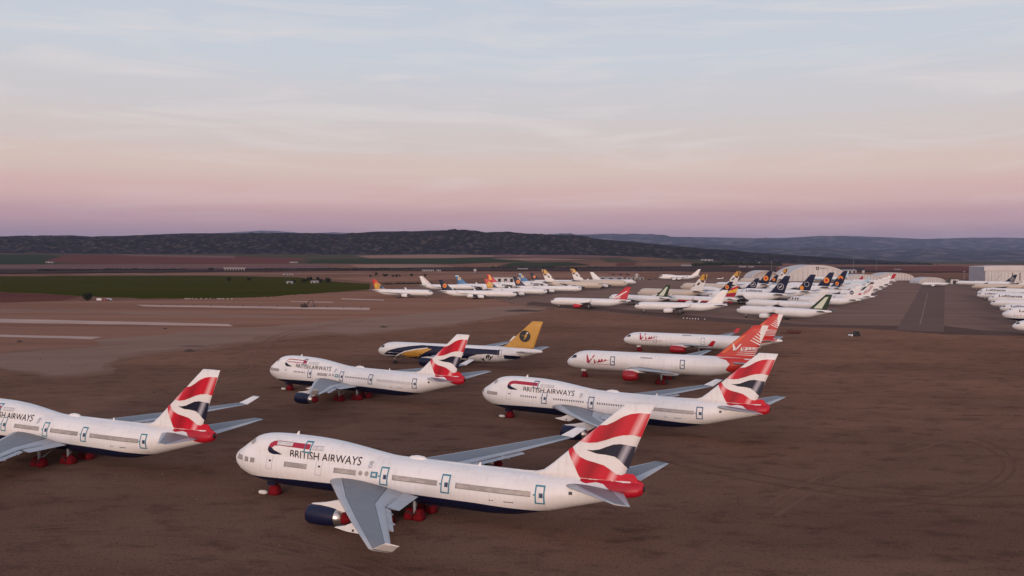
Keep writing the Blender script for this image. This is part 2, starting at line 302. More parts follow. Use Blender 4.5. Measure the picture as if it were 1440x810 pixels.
for q in ([(-30, 447.5), (321, 455.6), (328, 458.8), (-30, 453.3)], [(191, 428.6), (520, 432.7), (520, 436), (202, 430.8)], [(-30, 470), (144, 473.8), (128, 477), (-30, 472.8)], [(408, 423.3), (469, 424.6), (468, 425.6), (409, 424.2)], [(480, 419.5), (540, 421.5), (540, 422.7), (480, 420.6)]):
    flat('concrete_strip', q, S['concrete'], .018, .5)
flat('pale_patch', [(0, 434), (440, 445), (430, 448), (0, 437)], S['pale'], .0135, 3)
flat('pale_patch', [(130, 478), (330, 461), (400, 459), (330, 467), (217, 480), (150, 485)], S['pale'], .0125, 3)
def arc_track(cu, cv, ru, rv, a0, a1, w):
    o = []
    for i in range(25):
        a = a0 + (a1 - a0) * i / 24; o.append((cu + ru * math.cos(a), cv + rv * math.sin(a)))
    inn = [(cu + (ru - w) * math.cos(a0 + (a1 - a0) * i / 24), cv + (rv - w * .45) * math.sin(a0 + (a1 - a0) * i / 24)) for i in range(24, -1, -1)]
    flat('tyre_track', o + inn, S['track'], .004)
arc_track(1180, 655, 250, 62, -.7, 1.3, 5); arc_track(1180, 655, 235, 55, -.7, 1.3, 5)

TRACK_N = [0]
def tow_track(pts, m, w=.55, gap=3.2):
    TRACK_N[0] += 1; lift = .030 + .004 * TRACK_N[0]
    P = [G(u, v, 0) for u, v in pts]; n = 60
    def at(t):
        k = t * (len(P) - 1); i = min(len(P) - 2, int(k)); f = k - i; a = P[max(0, i - 1)]; b = P[i]; c = P[i + 1]; d = P[min(len(P) - 1, i + 2)]
        return .5 * ((2 * b) + (c - a) * f + (2 * a - 5 * b + 4 * c - d) * f * f + (3 * b - a - 3 * c + d) * f ** 3)
    for sd in (-gap / 2, gap / 2):
        mb = MB(); prev = None
        for i in range(n + 1):
            p = at(i / n); q = (at(min(1, i / n + .01)) - at(max(0, i / n - .01))).normalized(); nn = Vector((-q.y, q.x, 0)); w_ = w * (.6 + .6 * abs(noise.noise(p * .07)))
            l, r = p + nn * (sd - w_), p + nn * (sd + w_); cur = ((l.x, l.y, lift), (r.x, r.y, lift))
            if prev and noise.noise(p * .04 + Vector((sd, 0, 0))) > -.28: mb.add([prev[0], prev[1], cur[1], cur[0]], [(0, 1, 2, 3)], m)
            prev = cur
        tag(mb.build('tyre_track'), kind='structure')
tow_track([(1500, 560), (1380, 600), (1250, 640), (1130, 690), (1000, 780), (940, 850)], S['track2'], .5)
tow_track([(1500, 700), (1350, 705), (1180, 690), (1000, 660), (930, 640)], S['track'], .45, 4.5)
tow_track([(-60, 760), (120, 745), (330, 755), (520, 800), (600, 850)], S['track2'], .45)
tow_track([(-40, 560), (150, 552), (320, 530), (400, 470), (520, 450)], S['track2'], .6, 5)

def ridge(name, top, Dc, Db, base_z, m, seed, rough, nx, ny, x0=None, back=.35):
    us = np.linspace(top[0][0], top[-1][0], nx); tv = np.interp(us, [p[0] for p in top], [p[1] for p in top])
    mb = MB(); g = []
    for i, u in enumerate(us):
        v = tv[i] + .9 * (noise.fractal(Vector((u * .05, seed, 0)), 1, 2, 4)) * .5
        d = ray(u, v); k = Dc / d.y; crest = Vector((0, 0, CAM_H)) + d * k
        rowp = []
        for j in range(ny + 1):
            t = j / ny
            Y = Db + (Dc - Db) * t; X = crest.x * Y / Dc
            b0 = base_z if base_z is not None else tz(X, Y) - 6
            s = t ** 1.25 * (1.6 - .6 * t) if t < 1 else 1
            h = b0 + (crest.z - b0) * s
            gul = abs(noise.noise(Vector((X / (rough * 3.2), Y / (rough * 9), seed)))) + .6 * noise.fractal(Vector((X / rough, Y / (rough * 1.6), seed + 3)), .8, 2.1, 5)
            h += gul * (crest.z - b0) * .30 * math.sin(math.pi * min(1, t * 1.02)) ** .8
            h = min(h, crest.z + (crest.z - b0) * .01) if t < 1 else h
            rowp.append((X, Y, h))
        for j in range(1, 5):
            t = j / 4; Y = Dc + (Dc - Db) * back * 2 * t; rowp.append((crest.x * Y / Dc, Y, crest.z * (1 - t) + (base_z or 0) * t - 3 * t))
        g.append(rowp)
    w = len(g[0]); mb.v = [p for r in g for p in r]
    for i in range(nx - 1):
        for j in range(w - 1): mb.face([i * w + j, (i + 1) * w + j, (i + 1) * w + j + 1, i * w + j + 1], m, True)
    return tag(mb.build(name), kind='structure')
def scrub(name, a, b, s, lo, hi):
    m = mat(name, a, .95, noise_amt=1, noise_scale=s, dark=b, spec=0, detail=12, lo=lo, hi=hi)
    return m
hillm = scrub('scrubby_hillside', (.016, .015, .013), (.095, .070, .062), .03, .50, .66)
mtm = scrub('far_hillside', (.03, .034, .036), (.15, .12, .11), .0035, .48, .66)
ridge('hill', [(-140, 333), (0, 332), (100, 331), (128, 332.8), (190, 331), (250, 328.5), (300, 328), (400, 327.4), (480, 329), (530, 325.5), (580, 325), (620, 323.8), (655, 323), (668, 325), (680, 327.3), (700, 326), (720, 326.6), (760, 329.5), (810, 332), (850, 337), (900, 341), (950, 346), (1000, 350.5), (1060, 355), (1120, 359), (1200, 364), (1290, 369)], 5000, 4000, None, hillm, 1.3, 75, 520, 40)
ridge('mountain', [(680, 331), (740, 329.2), (800, 331), (825, 329.6), (860, 328.6), (900, 330), (950, 333), (1000, 333.6), (1050, 335), (1100, 334.6), (1150, 332), (1180, 331.4), (1230, 333), (1300, 336), (1350, 334.5), (1400, 334), (1500, 336), (1640, 334)], 19000, 14500, 10, mtm, 5.1, 700, 260, 24)
ridge('foothill', [(820, 352), (900, 346), (960, 343), (1030, 345), (1100, 349), (1160, 347), (1240, 352), (1320, 349), (1400, 352), (1500, 350), (1640, 353)], 12500, 9500, 5, mtm, 8.7, 450, 220, 20)
ridge('distant_peak', [(250, 331), (330, 326.5), (365, 324.4), (390, 324.6), (430, 328), (470, 326.6), (520, 330)], 24000, 21000, 10, mtm, 2.2, 800, 60, 10)

# ------------------------------------------------------------------ aircraft
def pchip(xs, ys):
    xs, ys = np.array(xs, float), np.array(ys, float); h = np.diff(xs); d = np.diff(ys) / h; n = len(xs); m = np.zeros(n)
    m[0], m[-1] = d[0], d[-1]
    for i in range(1, n - 1):
        if d[i - 1] * d[i] > 0:
            w1, w2 = 2 * h[i] + h[i - 1], h[i] + 2 * h[i - 1]; m[i] = (w1 + w2) / (w1 / d[i - 1] + w2 / d[i])
    def f(x):
        x = min(max(x, xs[0]), xs[-1]); i = min(n - 2, max(0, int(np.searchsorted(xs, x)) - 1)); t = (x - xs[i]) / h[i]
        return ((2 * t**3 - 3 * t**2 + 1) * ys[i] + (t**3 - 2 * t**2 + t) * h[i] * m[i] + (-2 * t**3 + 3 * t**2) * ys[i + 1] + (t**3 - t**2) * h[i] * m[i + 1])
    return f
class Fus:
    def __init__(s, st, zm=99, upper=None):
        xs = [p[0] for p in st]; s.st = xs; s.L = xs[-1]; s.zm = zm
        s.zb = pchip(xs, [p[1] for p in st]); s.zt = pchip(xs, [p[2] for p in st]); s.w = pchip(xs, [p[3] for p in st])
        s.up = pchip(*upper) if upper else None
    def y(s, x, z):
        zb, zt, w = s.zb(x), s.zt(x), s.w(x); zm = min(zt, s.zm); c, h = (zb + zm) / 2, max(.01, (zm - zb) / 2)
        q = 1 - ((z - c) / h) ** 2; r = w * math.sqrt(q) if q > 0 else 0
        if s.up:
            u = s.up(x); q = 1 - ((z - (zt - 2.6)) / 2.6) ** 2
            if q > 0 and u > 0: r = max(r, u * math.sqrt(q))
        return r
def tube_fus(L, D, zb, nz, tail):
    zt = zb + D; st = []
    for x, w, a, b in ((0, .02, .02, .02), (.025, .2, .13, .2), (.09, .40, .27, .42), (.22, .60, .44, .63), (.42, .78, .68, .80), (.7, .90, .88, .91), (1.05, .975, .97, .975), (1.5, 1, 1, 1)):
        st.append((x * D, nz - (nz - zb) * b, nz + (zt - nz) * a, w * D / 2))
    x0 = L - tail; zc = zt - .26 * D
    for t, w, a, b in ((0, 1, 0, 0), (.22, .96, 0, .09), (.45, .80, .01, .33), (.7, .52, .045, .66), (.9, .27, .095, .90), (.98, .15, .14, .97), (1, .08, .17, .99)):
        st.append((x0 + tail * t, zb + (zc - zb) * b, zt - a * D, w * D / 2))
    return Fus(st)
F747 = Fus([(0, 5.58, 5.72, .08), (.12, 5.1, 6.05, .5), (.4, 4.6, 6.4, .92), (1, 4.02, 6.9, 1.5), (2, 3.42, 7.55, 2.12), (3.3, 2.92, 8.45, 2.62), (4.6, 2.58, 9.35, 2.92), (6.3, 2.28, 9.86, 3.13),
            (8.5, 2.05, 10.1, 3.23), (11, 1.97, 10.18, 3.25), (16, 1.95, 10.12, 3.25), (20, 1.95, 9.88, 3.25), (24, 1.95, 9.4, 3.25), (27, 1.95, 8.97, 3.25), (30, 1.95, 8.66, 3.25), (33, 1.95, 8.55, 3.25),
            (45, 1.95, 8.52, 3.25), (49, 2.15, 8.55, 3.18), (54, 3.1, 8.75, 2.82), (59, 4.45, 8.98, 2.22), (63, 5.55, 9.12, 1.68), (66, 6.35, 9.12, 1.3), (67.6, 6.75, 8.98, 1.05), (68.15, 7.0, 8.75, .8), (68.35, 7.4, 8.4, .45)],
           8.5, ([0, 1.5, 3.3, 5, 7, 10, 20, 27, 31, 40, 68.4], [0, .2, 1.75, 2.25, 2.5, 2.6, 2.62, 2.5, 1.5, 0, 0]))
A380F = Fus([(0, 5.5, 5.6, .08), (.3, 4.7, 6.3, .8), (1, 3.9, 7.0, 1.45), (2.4, 3.0, 8.1, 2.2), (4.2, 2.4, 9.4, 2.85), (6.5, 2.1, 10.2, 3.3), (9, 2.0, 10.45, 3.55), (14, 2.0, 10.45, 3.57), (44, 2.0, 10.45, 3.57), (50, 2.6, 10.45, 3.45), (57, 4.4, 10.4, 2.8), (64, 6.7, 10.1, 1.6), (69, 8.2, 9.5, .7), (70.6, 8.6, 9.2, .35)])
def shifted(base, dx, dfin, L, **k):
    b = dict(base); b['wing'] = [(y, a + dx, c + dx, z) for y, a, c, z in base['wing']]; b['eng'] = [(y, x + dx, l, r, z) for y, x, l, r, z in base['eng']]
    b['main'] = [(x + dx, y) for x, y in base['main']]; b['fin'] = [(z, a + dfin, c + dfin) for z, a, c in base['fin']]; b['stab'] = [(y, a + dfin, c + dfin, z) for y, a, c, z in base['stab']]
    b.update(k); return b
A332 = dict(fus=tube_fus(57.9, 5.64, 2.25, 4.5, 17.5), wing=[(2.5, 19.4, 31.0, 3.5), (9.5, 23.9, 31.7, 4.35), (29.2, 36.5, 38.9, 6.5)], let=(2.0, 1.1, 2.2), fin=[(7.5, 42.6, 54.6), (8.3, 44.6, 55.0), (17.4, 54.6, 58.2)],
            stab=[(1.0, 48.4, 54.9, 6.3), (9.7, 54.7, 57.3, 7.4)], eng=[(9.4, 19.0, 6.0, 1.45, 2.55)], nose=6.7, main=[(29.3, -5.3), (29.3, 5.3)], wheels=4)
SPEC = {'a332': A332,
 'a333': shifted(A332, 2.7, 4.9, 62.8, fus=tube_fus(62.8, 5.64, 2.25, 4.5, 17.5), fin=[(7.5, 47.5, 59.5), (8.3, 49.5, 59.9), (16.9, 59.2, 63.0)])}
SPEC['a343'] = shifted(SPEC['a333'], 0, 0, 62.8, eng=[(9.4, 22.2, 5.0, 1.2, 2.7), (19.3, 29.3, 5.0, 1.2, 3.6)])
SPEC['a346'] = shifted(A332, 9.5, 16.4, 74.3, fus=tube_fus(74.3, 5.64, 2.25, 4.5, 17.5), fin=[(7.5, 58.8, 70.9), (8.3, 60.8, 71.3), (17.3, 71.0, 74.6)], eng=[(9.4, 28.4, 5.8, 1.4, 2.6), (19.3, 35.8, 5.8, 1.4, 3.6)])
SPEC['b777'] = dict(fus=tube_fus(62.9, 6.2, 2.5, 4.6, 19), wing=[(2.8, 20.6, 34.2, 3.7), (10, 25.6, 35.0, 4.5), (30.4, 39.9, 41.9, 7.0)], let=None, fin=[(8.2, 45.5, 58.0), (9.0, 47.5, 58.4), (18.5, 58.2, 62.4)],
             stab=[(1.2, 51.5, 59.0, 7.0), (10.7, 58.6, 61.6, 8.1)], eng=[(9.7, 21.0, 4.6, 1.62, 2.7)], nose=5.9, main=[(31.7, -5.5), (31.7, 5.5)], wheels=6)
SPEC['a320'] = dict(fus=tube_fus(37.4, 3.95, 1.75, 3.2, 11), wing=[(1.7, 12.4, 19.0, 2.7), (6.4, 14.9, 19.2, 3.2), (16.7, 20.4, 22.0, 4.2)], let=(1.8, .7, 1.4), fin=[(5.4, 28.6, 35.6), (11.8, 34.4, 36.9)],
             stab=[(.7, 31.6, 35.6, 4.9), (6.2, 34.8, 36.8, 5.4)], eng=[(5.75, 11.3, 4.2, 1.05, 1.65)], nose=5.0, main=[(17.7, -3.8), (17.7, 3.8)], wheels=2)
SPEC['a380'] = dict(fus=A380F, wing=[(3.2, 20.5, 39.5, 3.6), (14, 29.0, 40.8, 5.6), (39.6, 47.4, 51.4, 9.2)], let=(1.2, .5, 1.0), fin=[(9.6, 53.0, 66.6), (10.6, 55.0, 67.2), (24.1, 67.2, 72.0)],
             stab=[(1.5, 57.5, 67.5, 8.6), (15.0, 67.5, 71.5, 10.2)], eng=[(14.9, 24.5, 6.4, 1.6, 3.0), (25.7, 32.5, 6.4, 1.6, 4.2)], nose=5.0, main=[(32.5, -6.2), (32.5, 6.2), (35.5, -2.6), (35.5, 2.6)], wheels=6)
SPEC['b747'] = dict(fus=F747, wing=[(2.9, 20.3, 33.4, 4.3), (12.15, 28.4, 35.9, 5.03), (21.0, 36.4, 41.9, 5.75), (30.5, 45.2, 48.2, 6.7)], let=(1.75, 1.9, 3.6), fin=[(8.35, 51.9, 65.3), (9.0, 54.2, 65.6), (10.1, 55.6, 66.0), (19.2, 66.0, 69.8)],
             stab=[(1.4, 57.6, 66.0, 7.5), (11.08, 67.2, 69.4, 8.8)], eng=[(11.7, 23.3, 5.8, 1.42, 2.35), (20.8, 31.8, 5.8, 1.42, 3.2)], nose=7.6, main=[(31.6, -5.5), (31.6, 5.5), (34.6, -1.9), (34.6, 1.9)], wheels=4)

def naca(t): t = min(.999, max(.0005, t)); return 5 * (.2969 * math.sqrt(t) - .126 * t - .3516 * t * t + .2843 * t**3 - .1036 * t**4)
FR = [0, .012, .05, .10, .165, .18, .3, .45, .62, .775, .792, .9, 1.0]
def foil_ring(xl, xt, tc, place):
    c = xt - xl; up = [(xl + c * f, naca(f) * tc * c * 1.15) for f in reversed(FR)]; lo = [(xl + c * f, -naca(f) * tc * c * .85) for f in FR[1:]]
    return [place(x, d) for x, d in up + lo]
def band(j):                                  # chord fraction band of face j of a foil ring
    n = len(FR) - 1
    k = n - 1 - j if j < n else j - n
    return (FR[min(k, n - 1)] + FR[min(k + 1, n)]) / 2 if k < n else 1.0
def fin_chord(sec, z):
    zs = [p[0] for p in sec]; return float(np.interp(z, zs, [p[1] for p in sec])), float(np.interp(z, zs, [p[2] for p in sec]))
FIN_TC = .10
NFR = [naca(f) for f in FR]
def fin_y(sec, x, z):
    a, b = fin_chord(sec, z); return float(np.interp((x - a) / max(.1, b - a), FR, NFR)) * FIN_TC * (b - a)
def fin_pt(sec, a, b):
    z0, z1 = sec[-2][0] if len(sec) > 2 else sec[0][0], sec[-1][0]; z = z0 + (z1 - z0) * b; l, t = fin_chord(sec, z); return (l + (t - l) * a, z)

def decal(mb, poly, fmap, m, step=1.0, zmin=None, zmax=None, faces=None):
    bm = bmesh.new(); vs = [bm.verts.new((p[0], p[1], 0)) for p in poly]
    for t in faces or tessellate_polygon([[Vector((p[0], p[1], 0)) for p in poly]]):
        try: bm.faces.new([vs[i] for i in t])
        except ValueError: pass
    def cut(co, no, **k): bmesh.ops.bisect_plane(bm, geom=bm.verts[:] + bm.edges[:] + bm.faces[:], plane_co=co, plane_no=no, **k)
    if zmin is not None: cut((0, zmin, 0), (0, -1, 0), clear_outer=True)
    if zmax is not None: cut((0, zmax, 0), (0, 1, 0), clear_outer=True)
    if bm.verts:
        xs = [v.co.x for v in bm.verts]; zs = [v.co.y for v in bm.verts]
        for lo, hi, ax in ((min(xs), max(xs), 0), (min(zs), max(zs), 1)):
            k = math.ceil(lo / step)
            while k * step < hi:
                if k * step > lo: cut(((k * step), 0, 0) if ax == 0 else (0, k * step, 0), (1, 0, 0) if ax == 0 else (0, 1, 0))
                k += 1
    bm.verts.ensure_lookup_table(); bm.verts.index_update()
    if len(bm.faces): mb.add([fmap(v.co.x, v.co.y) for v in bm.verts], [[v.index for v in f.verts] for f in bm.faces], m, True)
    bm.free()
def text_shape(s, shear=0, bold=0):
    c = bpy.data.curves.new('t', 'FONT'); c.body = s; c.shear = shear; c.offset = bold; c.resolution_u = 3
    o = bpy.data.objects.new('t', c); col.objects.link(o); dg = bpy.context.evaluated_depsgraph_get(); me = o.evaluated_get(dg).to_mesh()
    v = [(p.co.x, p.co.y) for p in me.vertices]; f = [tuple(p.vertices) for p in me.polygons]
    o.evaluated_get(dg).to_mesh_clear(); bpy.data.objects.remove(o); bpy.data.curves.remove(c)
    x0, x1 = min(p[0] for p in v), max(p[0] for p in v); z0, z1 = min(p[1] for p in v), max(p[1] for p in v)
    return [((p[0] - x0) / (x1 - x0), (p[1] - z0) / (z1 - z0)) for p in v], f
def stroke(pts, w):                           # a brush stroke: list of (x, z, width)
    l, r = [], []
    for i, p in enumerate(pts):
        a, b = pts[max(0, i - 1)], pts[min(len(pts) - 1, i + 1)]; dx, dz = b[0] - a[0], b[1] - a[1]; n = math.hypot(dx, dz) or 1
        k = w * (p[2] if len(p) > 2 else 1) / 2; l.append((p[0] - dz / n * k, p[1] + dx / n * k)); r.append((p[0] + dz / n * k, p[1] - dx / n * k))
    return l + r[::-1]
def disc(cx, cz, r, n=20): return [(cx + r * math.cos(i * 2 * math.pi / n), cz + r * math.sin(i * 2 * math.pi / n)) for i in range(n)]
def rect(x0, z0, x1, z1): return [(x0, z0), (x1, z0), (x1, z1), (x0, z1)]
def ring4(x0, z0, x1, z1, t): return [rect(x0, z0, x1, z0 + t), rect(x0, z1 - t, x1, z1), rect(x0, z0 + t, x0 + t, z1 - t), rect(x1 - t, z0 + t, x1, z1 - t)]
VIM = [[(0, 1.0, .5), (.05, .55, 1.2), (.07, .05, 1.5), (.14, .3, .9), (.27, .85, .8), (.30, 1.0, .4)], [(.31, .5, .6), (.33, .05, 1.0), (.40, .35, .6)], [(.44, .12, .5), (.52, .58, .9), (.55, .2, .8), (.63, .62, .8), (.67, .3, .7), (.76, .6, .6), (.80, .42, .5), (1.0, .60, .25)]]

CACHE = {}
def cached(key, name, fn, parent):
    if key not in CACHE:
        mb = MB(); fn(mb); CACHE[key] = mb.mesh(name)
    return link(name, CACHE[key], parent)
def fuselage(mb, S_, lv, det, side, off):
    f = S_['fus']; L = f.L; base = lv.get('fus', M['white']); belly = lv.get('belly'); zth = lv.get('zth'); tailx = lv.get('tailx', 1e9); tailm = lv.get('tailm', base)
    xs = set(f.st); n = 74 if det == 2 else 44 if det == 1 else 26
    xs |= {L * i / n for i in range(n + 1)}
    if tailx < L: xs.add(tailx)
    xs = sorted(xs); xs = [x for i, x in enumerate(xs) if i == 0 or x - xs[i - 1] > .02 or x in f.st]
    nu, nl = (18, 9) if det == 2 else (11, 6) if det == 1 else (7, 4)
    rings = []; lower = []
    for x in xs:
        zb, zt = f.zb(x), f.zt(x); mid, h = (zb + zt) / 2, (zt - zb) / 2
        zs = zth(x) if zth else mid
        zs = min(max(zs, zb + h * .002), zt - h * .3); ts = math.acos((zs - mid) / h)
        th = [ts * i / nu for i in range(nu + 1)] + [ts + (math.pi - ts) * i / nl for i in range(1, nl + 1)]
        zz = [mid + h * math.cos(t) for t in th]; yy = [f.y(x, z) for z in zz]; yy[0] = yy[-1] = 0
        rings.append([(x, -y, z) for y, z in zip(yy, zz)] + [(x, y, z) for y, z in list(zip(yy, zz))[-2:0:-1]])
    k = len(rings[0])
    def mm(i, j):
        if xs[i] >= tailx - 1e-6: return tailm
        if lv.get('topred') and xs[i] >= 61.5 and (j < 3 or j >= k - 3): return tailm
        low = nu <= j < nu + 2 * nl
        return belly if (belly and low) else base
    mb.loft(rings, base, True, True, True, mm)
    sf = lambda o: (lambda x, z: (x, side * (f.y(x, z) + off * (1 + .6 * o)), z))
    st_ = 1.2 if det < 2 else .55
    # cockpit glazing
    D = f.zt(L / 2) - f.zb(L / 2)
    if S_ is SPEC['b747']: ck = [rect(3.75, 8.42, 4.75, 9.0)]
    elif S_ is SPEC['a380']: ck = [[(2.6, 7.2), (4.6, 7.25), (4.4, 7.9), (3.1, 7.8)]]
    else: z0 = S_['fus'].zt(.36 * D); ck = [[(.30 * D, z0 - .16 * D), (.62 * D, z0 - .10 * D), (.60 * D, z0 + .03 * D), (.40 * D, z0 + .0 * D)]]
    if lv.get('cockpit', True):
        for p in ck:
            for s2 in (-1, 1): decal(mb, p, lambda x, z, s2=s2: (x, s2 * (f.y(x, z) + off), z), lv.get('ckm', M['window']), .5)
    for o, m_, p in lv.get('marks', []):
        decal(mb, p, sf(o), m_, st_, zmax=None)
    for s2 in (-1, 1):
        for m_, p in lv.get('both', []): decal(mb, p, lambda x, z, s2=s2: (x, s2 * (f.y(x, min(max(z, f.zb(x) + .03), f.zt(x) - .012)) + off * 2.4), min(max(z, f.zb(x) + .03), f.zt(x) - .012)), m_, .14 if det == 2 else .5, zmax=f.zt(L * .92) + .1)
    for t in lv.get('texts', []):
        s_, m_, x0, x1, z0, hgt = t[:6]; v, fc = text_shape(s_, t[6] if len(t) > 6 else 0, t[7] if len(t) > 7 else 0)
        xm = (x0 + x1) / 2; tab = [z0]; z = z0
        for i in range(60):
            ds = hgt / 60; dy = (f.y(xm, z + .02) - f.y(xm, z)) / .02; z += ds / math.sqrt(1 + dy * dy); tab.append(z)
        def fm(u, w, f=f):
            z = float(np.interp(w * 60, range(61), tab)); x = x0 + (x1 - x0) * u if side < 0 else x1 - (x1 - x0) * u
            return (x, side * (f.y(x, z) + off * 1.6), z)
        decal(mb, v, fm, m_, .5, faces=fc)
def wing_part(mb, sec, sg, tc0, tc1, lm, dm, plain=False):
    rings = []
    ys_ = [p[0] for p in sec]
    for y in sorted(set(ys_) | set(np.linspace(ys_[0], ys_[-1], 7))):
        xl, xt, z = [float(np.interp(y, ys_, [p[k] for p in sec])) for k in (1, 2, 3)]
        tc = tc0 + (tc1 - tc0) * (y - ys_[0]) / (ys_[-1] - ys_[0])
        rings.append(foil_ring(xl, xt, tc, lambda x, d, y=y, z=z, xl=xl, xt=xt: (x, sg * y, z + d - .02 * (x - xl))))
    def mm(i, j):
        b = band(j); up = j < len(FR) - 1
        if not plain and up and (.165 < b < .18 or .775 < b < .792): return M['seam']
        return dm if (not plain and .17 < b < .78 and up) else lm
    mb.loft(rings, lm, True, True, True, mm)
def nacelle(mb, x, y, z, L, r, m_, lip, fan, metal):
    mb.lathe([(.35, r * .74), (.1, r * .80), (0, r * .87), (.12, r * .95), (.5, r * 1.0), (L * .35, r * 1.03), (L * .62, r * .95), (L * .80, r * .83)], (x, y, z), m_, 24, lambda i, j: lip if i in (1, 2) else (fan if i == 0 else m_), True, False)
    mb.lathe([(L * .80, r * .83), (L * .98, r * .66), (L * .99, r * .55), (L * .85, r * .5)], (x, y, z), metal, 24, None, False, True)
    mb.lathe([(.34, r * .7), (.34, .02)], (x, y, z), fan, 16, None, False, True)
def pylon(mb, x, y, z, L, r, xle, zw, m_, bare=False):
    if bare:
        mb.prism([(x + L * .38, z + r * .98), (x + L * .62, z + r * 1.2), (xle + .9, zw - .02), (xle + 3.0, zw - .4), (x + L * 1.0, z + r * .75), (x + L * .7, z + r * .78)], lambda a, b, s: (a, y + (-.2 if s else .2), b), m_)
        mb.box((x + L * .86, y, z + r * .95), (.3, .44, .3), M['dark']); return
    poly = [(x + .4, z + r * 1.02), (x + L * .45, z + r * 1.28), (xle + .9, zw - .02), (xle + 3.6, zw - .35), (x + L * 1.02, z + r * .62), (x + L * .75, z + r * .55), (x + L * .3, z + r * .8)]
    mb.prism(poly, lambda a, b, s: (a, y + (-.22 if s else .22), b), m_)
def wheel(mb, x, y, z, r, w, m_):
    k = 14; mb.loft([[(x + rr * math.cos(t * 2 * math.pi / k), y + yy, z + rr * math.sin(t * 2 * math.pi / k)) for t in range(k)] for yy, rr in ((-w / 2, r * .8), (-w * .4, r), (w * .4, r), (w / 2, r * .8))], m_, True)
def bag(mb, x, y, z, dx, dy, dz, m_, seed=0):  # a cloth cover sagging over wheels
    rings = []
    for i, (t, s_) in enumerate(((0, 1.0), (.25, 1.04), (.5, .95), (.75, .78), (.95, .45), (1.0, .2))):
        rings.append([(x + dx / 2 * s_ * (1 + .10 * noise.noise(Vector((seed, a * 1.7, i * .8)))) * math.copysign(abs(math.cos(a)) ** .6, math.cos(a)), y + dy / 2 * s_ * (1 + .10 * noise.noise(Vector((seed + 4, a * 1.3, i)))) * math.copysign(abs(math.sin(a)) ** .6, math.sin(a)), z + dz * t) for a in [k * math.pi / 8 for k in range(16)]])
    mb.loft(rings, m_, True)

